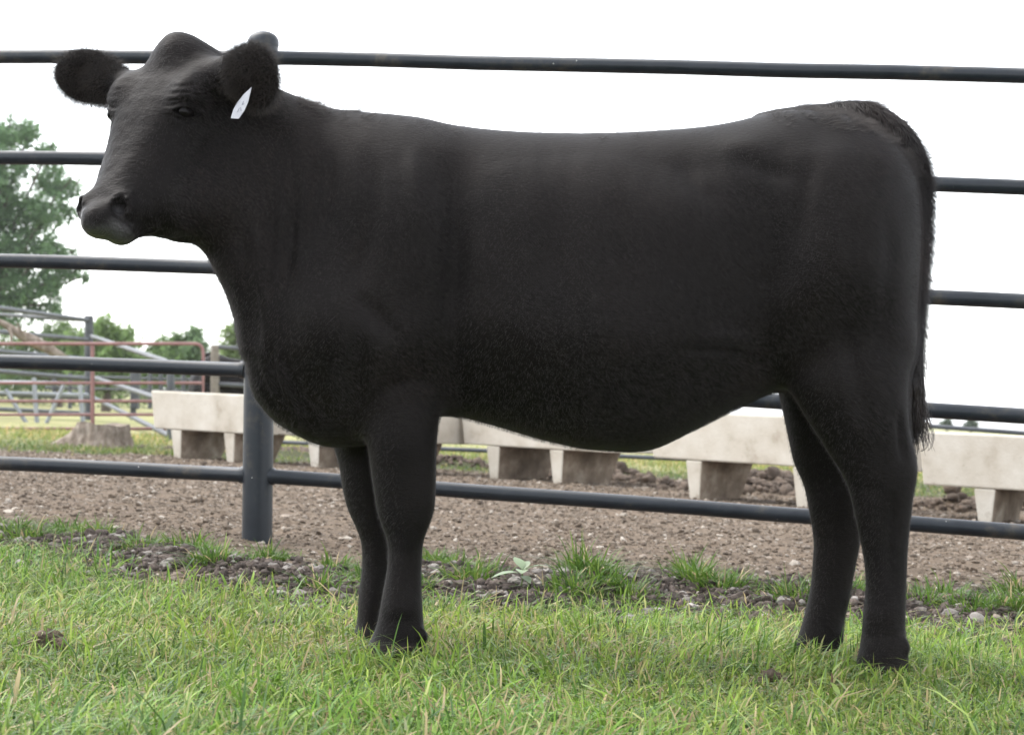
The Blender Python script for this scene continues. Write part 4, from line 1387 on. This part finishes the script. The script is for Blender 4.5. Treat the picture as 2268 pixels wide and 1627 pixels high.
pen = thing("pen_fence", P(197, 925, 38), "dark grey pipe pen behind the red gate, ending in a tall post", "fence")
mb = MB(); mb.tube([P(197, 930, 38), P(197, 699, 38)], .085, 12); mb.build("post", m_dark, pen)
mb = MB(); mb.tube([P(-420, 945, pen_depth(-420)), P(-420, 640, pen_depth(-420))], .085, 12); mb.build("post", m_dark, pen)
for y0, y1 in [(682, 709), (735, 752), (778, 795), (822, 839), (872, 881), (906, 915)]:
    mb = MB(); mb.tube([P(-420, y0 - (y1 - y0) * 420 / 197, pen_depth(-420)), P(0, y0, pen_depth(0)), P(197, y1, 38)], .042, 10); mb.build("rail", m_dark, pen)
brace_f = thing("brace_rail", P(0, 900, 44), "thin grey cross rail meeting the tall pen post at its top", "rail")
mb = MB(); mb.tube([P(-300, 676, 42), P(197, 710, 38.12)], .036, 10); mb.build("rail", m_dark, brace_f)
mb = MB(); mb.tube([P(-300, 676, 42), P(-300, 915, 42)], .05, 10); mb.build("post", m_dark, brace_f)

alley = thing("alley_fence", P(376, 985, 23), "sloping three-rail grey pipe fence running from the tall post to the trough", "fence")
for (x0, y0, Y0), (x1, y1, Y1) in [((203, 744, 37.5), (378, 804, 23)), ((203, 834, 37.5), (378, 891, 23)), ((203, 878, 37.5), (378, 966, 23))]:
    mb = MB(); mb.tube([P(x0, y0, Y0), P(x1, y1, Y1)], .034, 10); mb.build("rail", m_dark, alley)
mb = MB(); mb.tube([P(378, 1000, 23), P(378, 795, 23)], .045, 10); mb.build("post", m_dark, alley)

rack = thing("hay_rack", P(90, 950, 31), "pale grey steel hay rack with slanted struts behind the red gate", "hay rack")
for nm, pts, r_ in [("strut", [(12, 862), (68, 952)], .032), ("strut", [(142, 850), (96, 952)], .032), ("strut", [(177, 848), (184, 946)], .036), ("strut", [(75, 836), (83, 952)], .036),
                    ("crossbar", [(-60, 845), (196, 850)], .03), ("crossbar", [(-60, 868), (196, 874)], .026), ("crossbar", [(60, 942), (186, 944)], .03), ("strut", [(-55, 840), (-45, 950)], .036)]:
    mb = MB(); mb.tube([P(px, py, 31 + (.2 if nm == "crossbar" else 0)) for px, py in pts], r_, 8); mb.build(nm, m_lgrey, rack)

bp_ = thing("hinge_post", P(300, 925, 33), "short wide black post standing behind the red gate", "post")
mb = MB(); mb.box(P(291, 905, 33) - [0, .1, 0], P(311, 822, 33) + [0, .1, 0]); mb.build("panel", m_dark, bp_, .01)
mb = MB(); mb.tube([P(295, 930, 33), P(295, 815, 33)], .05, 10); mb.build("post", m_dark, bp_)

ff = thing("field_fence", P(390, 900, 46), "thin dark post and rail fence in the field behind the sloping rails", "fence")
for q in (332, 356, 406, 432, 120, 155, 560, 620):
    mb = MB(); mb.tube([P(q, 905, 46), P(q, 826, 46)], .05, 8); mb.build("post", m_dark, ff)
for yy_ in (832, 858):
    mb = MB(); mb.tube([P(100, yy_, 46.1), P(640, yy_ + 14, 46.1)], .03, 8); mb.build("rail", m_dark, ff)
m_wpost = noise_mat("old_post", [(.3, (.10, .085, .07)), (.7, (.23, .20, .17))], 8, .9, .5, 30)
cpn = thing("corner_pen", P(476, 930, 34), "weathered round corner post with dark rails beside the heifer's chest", "fence")
mb = MB(); mb.tube([P(476, 935, 34), P(476, 764, 34)], .075, 12, True, .06); mb.build("post", m_wpost, cpn)
mb = MB(); mb.tube([P(800, 965, 34), P(800, 775, 34)], .075, 12); mb.build("post", m_wpost, cpn)
for y0, y1 in ((768, 786), (808, 826), (850, 868)):
    mb = MB(); mb.tube([P(480, y0, 34), P(800, y1, 34)], .038, 10); mb.build("rail", m_dark, cpn)

bf_ = thing("back_fence", P(1400, 1020, 19), "low dark pipe fence in the grass behind the troughs", "fence")
for (x0, y0, Y0), (x1, y1, Y1) in [((560, 976, 20.5), (2600, 1061, 18)), ((900, 893, 20), (2057, 943, 18.6)), ((2057, 943, 18.6), (2600, 984, 18))]:
    mb = MB(); mb.tube([P(x0, y0, Y0), P(x1, y1, Y1)], .022, 10); mb.build("rail", m_dark, bf_)
for q in (760, 1240, 1800, 2420):
    Yq = 20.5 - (q - 560) / 2040 * 2.5
    mb = MB(); mb.tube([P(q, 1032 + (q - 760) * .045, Yq), P(q, 893 + (q - 900) * .043, Yq)], .04, 10); mb.build("post", m_dark, bf_)

limb = MB()
lp = [(-120, 668, 28), (-40, 698, 28), (8, 716, 28), (45, 741, 28), (75, 756, 28), (112, 774, 28), (140, 792, 28), (172, 812, 28.2)]
limb.tube([P(*q) for q in lp], [.03, .032, .042, .062, .078, .070, .062, .055], 12, True, .12)
limb.tube([P(18, 722, 28), P(26, 740, 27.9), P(24, 762, 27.8)], [.03, .022, .012], 8)
limb.tube([P(60, 752, 28), P(48, 735, 27.9), P(38, 716, 27.8)], [.03, .02, .01], 8)
lo_ = limb.build("dead_limb", m_bark); tag(lo_, "bare crooked dead limb leaning behind the red gate", "branch")

# ------------------------------------------------------------------ more cattle in the far pen
for px, Y_, rz_a, sc_, lab_ in [(556, 36.0, math.pi, 1.05, "black cow in the far pen, mostly hidden behind the heifer's chest"), (446, 42.0, math.pi * .56, .94, "dark cow seen from behind in the far pen beside the corner post")]:
    o = bpy.data.objects.new("cow", me_far := cow.data.copy()); COL.objects.link(o)
    c = P(px, 930, Y_); o.location = (c[0], c[1], ground_z(c[0], c[1])); o.rotation_euler = (0, 0, rz_a); o.scale = (sc_,) * 3
    tag(o, lab_, "cow", "black cattle in the far pen")

# ------------------------------------------------------------------ trees
m_leaf = leaf_mat("tree_leaves", .45, .2)
m_trunk = noise_mat("bark", [(.3, (.06, .048, .04)), (.7, (.15, .125, .10))], 6, .95, .7, 20, .1, 6, (1, 1, .3), 0, .03)


def tree(name, base_px, Y, blobs, leaf, nleaf, tint, label, spiky=False, depth=1.0, trunk_r=.2):
    """blobs: (photo x, photo y, radius in photo px); the crown fills spheres of leaves round them."""
    bp0 = G(base_px, 900) * 0 + P(base_px, 854 + .045 * base_px, Y)
    base = np.array([bp0[0], Y, float(ground_z(bp0[0], Y))])
    t = thing(name, base, label, "tree", "trees beyond the pens")
    mpp = Y / F
    w = np.array([r ** 2.2 for _, _, r in blobs]); w /= w.sum()
    V, T = [], []
    cents = []
    for (px, py, r), wi in zip(blobs, w):
        c = P(px, py, Y) + np.array([0, random.gauss(0, 1) * r * mpp * .6 * depth, 0]); R = r * mpp
        cents.append((c, R))
        k = max(30, int(nleaf * wi))
        # leaves hang in sprays
        ns = max(6, k // 26)
        d = rng.normal(size=(ns, 3)); d /= np.linalg.norm(d, axis=1)[:, None]
        sp_ = c + d * (R * rng.uniform(.45, 1.0, (ns, 1))) * np.array([1, depth, .9])
        if spiky: sp_[:, 2] += rng.random(ns) ** 4 * R * .7
        which = rng.integers(0, ns, k)
        p = sp_[which] + rng.normal(0, R * .11 + .05, (k, 3)) * (np.array([.7, .7, 1.3]) if spiky else 1)
        a = rng.normal(size=(k, 3)); a /= np.linalg.norm(a, axis=1)[:, None]
        b_ = np.cross(a, rng.normal(size=(k, 3))); b_ /= np.linalg.norm(b_, axis=1)[:, None]
        s1 = leaf * rng.uniform(.6, 1.3, (k, 1)); s2 = s1 * rng.uniform(.45, .75, (k, 1))
        V.append(np.stack([p - a * s1, p - b_ * s2, p + a * s1, p + b_ * s2], 1))
        tt2 = np.array(tint) * (rng.uniform(.7, 1.25, (ns, 1))[which]) * rng.uniform(.85, 1.15, (k, 1))
        T.append(np.repeat(tt2, 4, 0))
    V = np.concatenate(V).reshape(-1, 3); T = np.concatenate(T)
    me = mesh_np("crown", V, np.arange(len(V)).reshape(-1, 4), False); col_attr(me, "tint", T)
    link("crown", me, m_leaf, t)
    mb = MB()
    topc = max(cents, key=lambda q: q[0][2])[0]
    mid = np.array([base[0], base[1], base[2] + (topc[2] - base[2]) * .45])
    mb.tube([base - [0, 0, .2], base + [0.02, 0, .5], mid, mid * .4 + topc * .6], [trunk_r * 1.4, trunk_r, trunk_r * .7, trunk_r * .25], 10, True, .05)
    for c, R in cents[::1]:
        s_ = base + (mid - base) * random.uniform(.55, 1.0)
        m_ = (s_ + c) / 2 + np.array([0, 0, -.1 * R])
        mb.tube([s_, m_, c + (c - s_) * .12], [trunk_r * .36, trunk_r * .22, trunk_r * .07], 7)
    mb.build("trunk", m_trunk, t)
    return t


big = [(22, 292, 42), (66, 306, 38), (100, 345, 32), (98, 395, 44), (20, 380, 62), (142, 420, 30), (164, 416, 16), (112, 470, 48), (40, 480, 66), (152, 468, 24), (60, 560, 56), (118, 560, 42), (150, 560, 20),
       (160, 606, 26), (182, 612, 14), (110, 625, 44), (50, 640, 52), (128, 676, 26), (20, 700, 46), (80, 700, 30), (-30, 330, 60), (-50, 440, 90), (-60, 560, 95), (-40, 660, 70), (-130, 420, 80), (-150, 540, 90), (-140, 650, 70), (-90, 300, 55),
       (-230, 500, 70), (-220, 610, 70)]
tree("oak_tree", -60, 70, big, .070, 62000, (.145, .235, .115), "tall broad-leaved tree at the left edge of the field", trunk_r=.32)
tree("juniper_tree", 236, 60, [(236, 728, 26), (222, 752, 38), (262, 758, 36), (230, 790, 52), (284, 790, 34), (190, 790, 36), (300, 812, 30), (240, 830, 56), (165, 760, 24), (180, 820, 44)], .065, 12000, (.17, .25, .09), "pale green bushy juniper left of centre behind the pens", True, trunk_r=.12)
tree("juniper_tree", 130, 66, [(135, 740, 34), (110, 770, 40), (150, 790, 40), (70, 790, 44), (120, 820, 44), (30, 800, 44), (-20, 790, 44)], .065, 9000, (.15, .22, .09), "wide green bush below the tall broad-leaved tree", True, trunk_r=.12)
tree("juniper_tree", 372, 62, [(350, 770, 16), (375, 762, 18), (360, 790, 30), (395, 795, 30), (335, 800, 24), (380, 825, 40), (340, 830, 36), (398, 752, 10)], .06, 7000, (.16, .24, .095), "low spiky juniper with pointed tops beyond the field fence", True, trunk_r=.1)
tree("oak_tree", 428, 62, [(428, 742, 18), (415, 758, 20), (442, 765, 20), (425, 785, 26), (450, 795, 26), (436, 815, 30)], .06, 5000, (.155, .23, .115), "small round-topped tree just left of the corner post", trunk_r=.1)
tree("oak_tree", 530, 58, [(520, 740, 22), (540, 735, 26), (512, 765, 22), (545, 775, 32), (575, 750, 34), (520, 800, 30), (500, 790, 16), (600, 780, 40), (560, 820, 40)], .06, 7000, (.20, .27, .11), "yellow-green tree beside the heifer's chest", trunk_r=.1)
# the wood beyond the field reads as one low green mass
V, T = [], []
for px in np.arange(-260, 660, 17):
    c = P(px + random.gauss(0, 6), 830 + .02 * px + random.gauss(0, 8), 78 + random.gauss(0, 2)); R = random.uniform(.32, .62); kk_ = 420
    d = rng.normal(size=(kk_, 3)); d /= np.linalg.norm(d, axis=1)[:, None]
    p = c + d * R * rng.uniform(.3, 1.1, (kk_, 1)) * np.array([1.3, 1, 1])
    a = rng.normal(size=(kk_, 3)); a /= np.linalg.norm(a, axis=1)[:, None]
    b_ = np.cross(a, rng.normal(size=(kk_, 3))); b_ /= np.linalg.norm(b_, axis=1)[:, None]
    s1 = .075 * rng.uniform(.6, 1.3, (kk_, 1))
    V.append(np.stack([p - a * s1, p - b_ * s1 * .6, p + a * s1, p + b_ * s1 * .6], 1)); T.append(np.repeat(np.array([.12, .185, .085]) * rng.uniform(.65, 1.3) * rng.uniform(.8, 1.2, (kk_, 1)), 4, 0))
    p2 = c + rng.normal(0, 1, (160, 3)) * np.array([R * .7, R * .5, .1]) - np.array([0, 0, 1]) * rng.uniform(.2, 1.2, (160, 1))
    a = rng.normal(size=(160, 3)); b_ = rng.normal(size=(160, 3)); q = .075
    a /= np.linalg.norm(a, axis=1)[:, None]; b_ /= np.linalg.norm(b_, axis=1)[:, None]
    V.append(np.stack([p2 - a * q, p2 - b_ * q * .6, p2 + a * q, p2 + b_ * q * .6], 1)); T.append(np.repeat(np.array([.11, .165, .07]) * rng.uniform(.7, 1.2, (160, 1)), 4, 0))
V = np.concatenate(V).reshape(-1, 3)
tl = mesh_np("treeline", V, np.arange(len(V)).reshape(-1, 4), False); col_attr(tl, "tint", np.concatenate(T))
tag(link("treeline", tl, m_leaf), "low green wood along the far side of the dry field", "trees", kind="stuff")
for px, Y_, lab_ in [(2097, 150, "tiny dark bush on the horizon nearest the heifer's tail"), (2150, 150, "low dark bush on the horizon toward the right edge")]:
    hzn = 905 + .045 * (px - 1134)
    tree("distant_bush", px, Y_, [(px, hzn - 12, 9), (px + 8, hzn - 10, 8), (px - 8, hzn - 8, 8)], .12, 500, (.07, .10, .055), lab_, trunk_r=.05)

# ------------------------------------------------------------------ small things in the lawn
m_dung = noise_mat("dry_dung", [(.3, (.055, .038, .026)), (.6, (.12, .085, .06)), (.8, (.19, .145, .10))], 40, .97, .9, 90)


def clump(name, px, py, rx, rz, nn, s_, label, cat):
    c = G(px, py); c[2] = ground_z(c[0], c[1])
    X_ = rng.normal(0, rx * .5, nn); Y_ = rng.normal(0, rx * .35, nn)
    hh = rz * np.exp(-(X_ / rx) ** 2 * 2)
    s2 = rng.uniform(.6, 1.3, nn) * s_
    o = lumps(name, c[0] + X_, c[1] + Y_, c[2] + hh * rng.uniform(.3, 1, nn), s2, np.array([.1, .075, .055]) * rng.uniform(.6, 1.6, (nn, 1)), m_clod, 1, .7, .18, True)
    return tag(o, label, cat)


clump("dung_heap", 105, 1425, .055, .034, 60, .013, "brown crumbled clod in the lawn at lower left", "clod")
clump("dung_heap", 1712, 1497, .035, .02, 34, .011, "small brown clod in the lawn before the hind hooves", "clod")

m_weed = leaf_mat("weed_leaf", .3, .35, .45)


def leafblade(mb, base, d, up, L, Wd, curl=.3):
    d = np.asarray(d, float) / np.linalg.norm(d); up = np.asarray(up, float)
    s_ = np.cross(d, up); s_ /= np.linalg.norm(s_)
    nrm_ = np.cross(s_, d)
    st_ = []
    for t, ww_ in zip((0, .12, .3, .55, .8, 1), (.06, .45, .92, 1, .6, .02)):
        p = base + d * (L * t) - nrm_ * (curl * L * t * t)
        st_.append((p - s_ * Wd * ww_ * .5 + nrm_ * Wd * .1 * ww_, p, p + s_ * Wd * ww_ * .5 + nrm_ * Wd * .1 * ww_))
    vs = [q for r in st_ for q in r]
    fs = []
    for i in range(5):
        fs += [(3 * i, 3 * i + 1, 3 * i + 4, 3 * i + 3), (3 * i + 1, 3 * i + 2, 3 * i + 5, 3 * i + 4)]
    mb.add(vs, fs, True)


def weed(px, py, leaves, stem_h, label, tint, stem_tint):
    c = G(px, py); c[2] = ground_z(c[0], c[1])
    t = thing("weed_plant", c, label, "weed", None)
    tipp = c + np.array([.005, 0, stem_h])
    mb = MB(); mb.tube([c - [0, 0, .01], (c + tipp) / 2 + [.004, 0, 0], tipp], [.0028, .0024, .0016], 7)
    o = mb.build("stem", m_weed, t); col_attr(o.data, "tint", np.tile(stem_tint, (len(o.data.vertices), 1)))
    for ang_, el_, L, Wd, hh in leaves:
        mb = MB()
        d = np.array([math.cos(rad(ang_)) * math.cos(rad(el_)), math.sin(rad(ang_)) * math.cos(rad(el_)), math.sin(rad(el_))])
        leafblade(mb, c + (tipp - c) * hh, d, np.array([0, 0, 1.0]) if abs(d[2]) < .9 else np.array([0, -1, 0]), L, Wd)
        o = mb.build("leaf", m_weed, t); col_attr(o.data, "tint", np.tile(np.array(tint) * random.uniform(.85, 1.15), (len(o.data.vertices), 1)))
    return t


weed(1150, 1326, [(200, 8, .088, .046, .8), (268, 10, .050, .036, .95), (345, 34, .068, .034, .9), (120, 48, .055, .034, 1.0), (305, -5, .045, .032, .7), (70, 40, .055, .030, .95)], .062,
     "broad-leaved weed with pale grey-green leaves at the lawn edge", (.21, .265, .16), (.14, .19, .07))
weed(1835, 1535, [(20, 60, .035, .010, 1.0), (200, 10, .035, .014, .8), (330, -25, .055, .011, .9), (290, -20, .05, .013, .7), (160, 20, .03, .012, .6)], .055,
     "leafy seedling with a reddish stem in the lawn by the hind hooves", (.18, .24, .06), (.16, .09, .06))
# ------------------------------------------------------------------ hazy air
mb = MB(); mb.box((-700, -14, -3.0), (700, 2950, 40))
m_haze = bpy.data.materials.new("haze"); m_haze.use_nodes = True
n, l = m_haze.node_tree.nodes, m_haze.node_tree.links
n.remove(n["Principled BSDF"])
pv = n.new("ShaderNodeVolumePrincipled"); pv.inputs["Density"].default_value = .0003; pv.inputs["Color"].default_value = (.93, .96, 1, 1)
pv.inputs["Anisotropy"].default_value = .3
l.new(pv.outputs[0], n["Material Output"].inputs["Volume"])
hz = mb.build("haze", m_haze); tag(hz, "thin pale summer haze over the whole yard and field", "haze", kind="stuff")
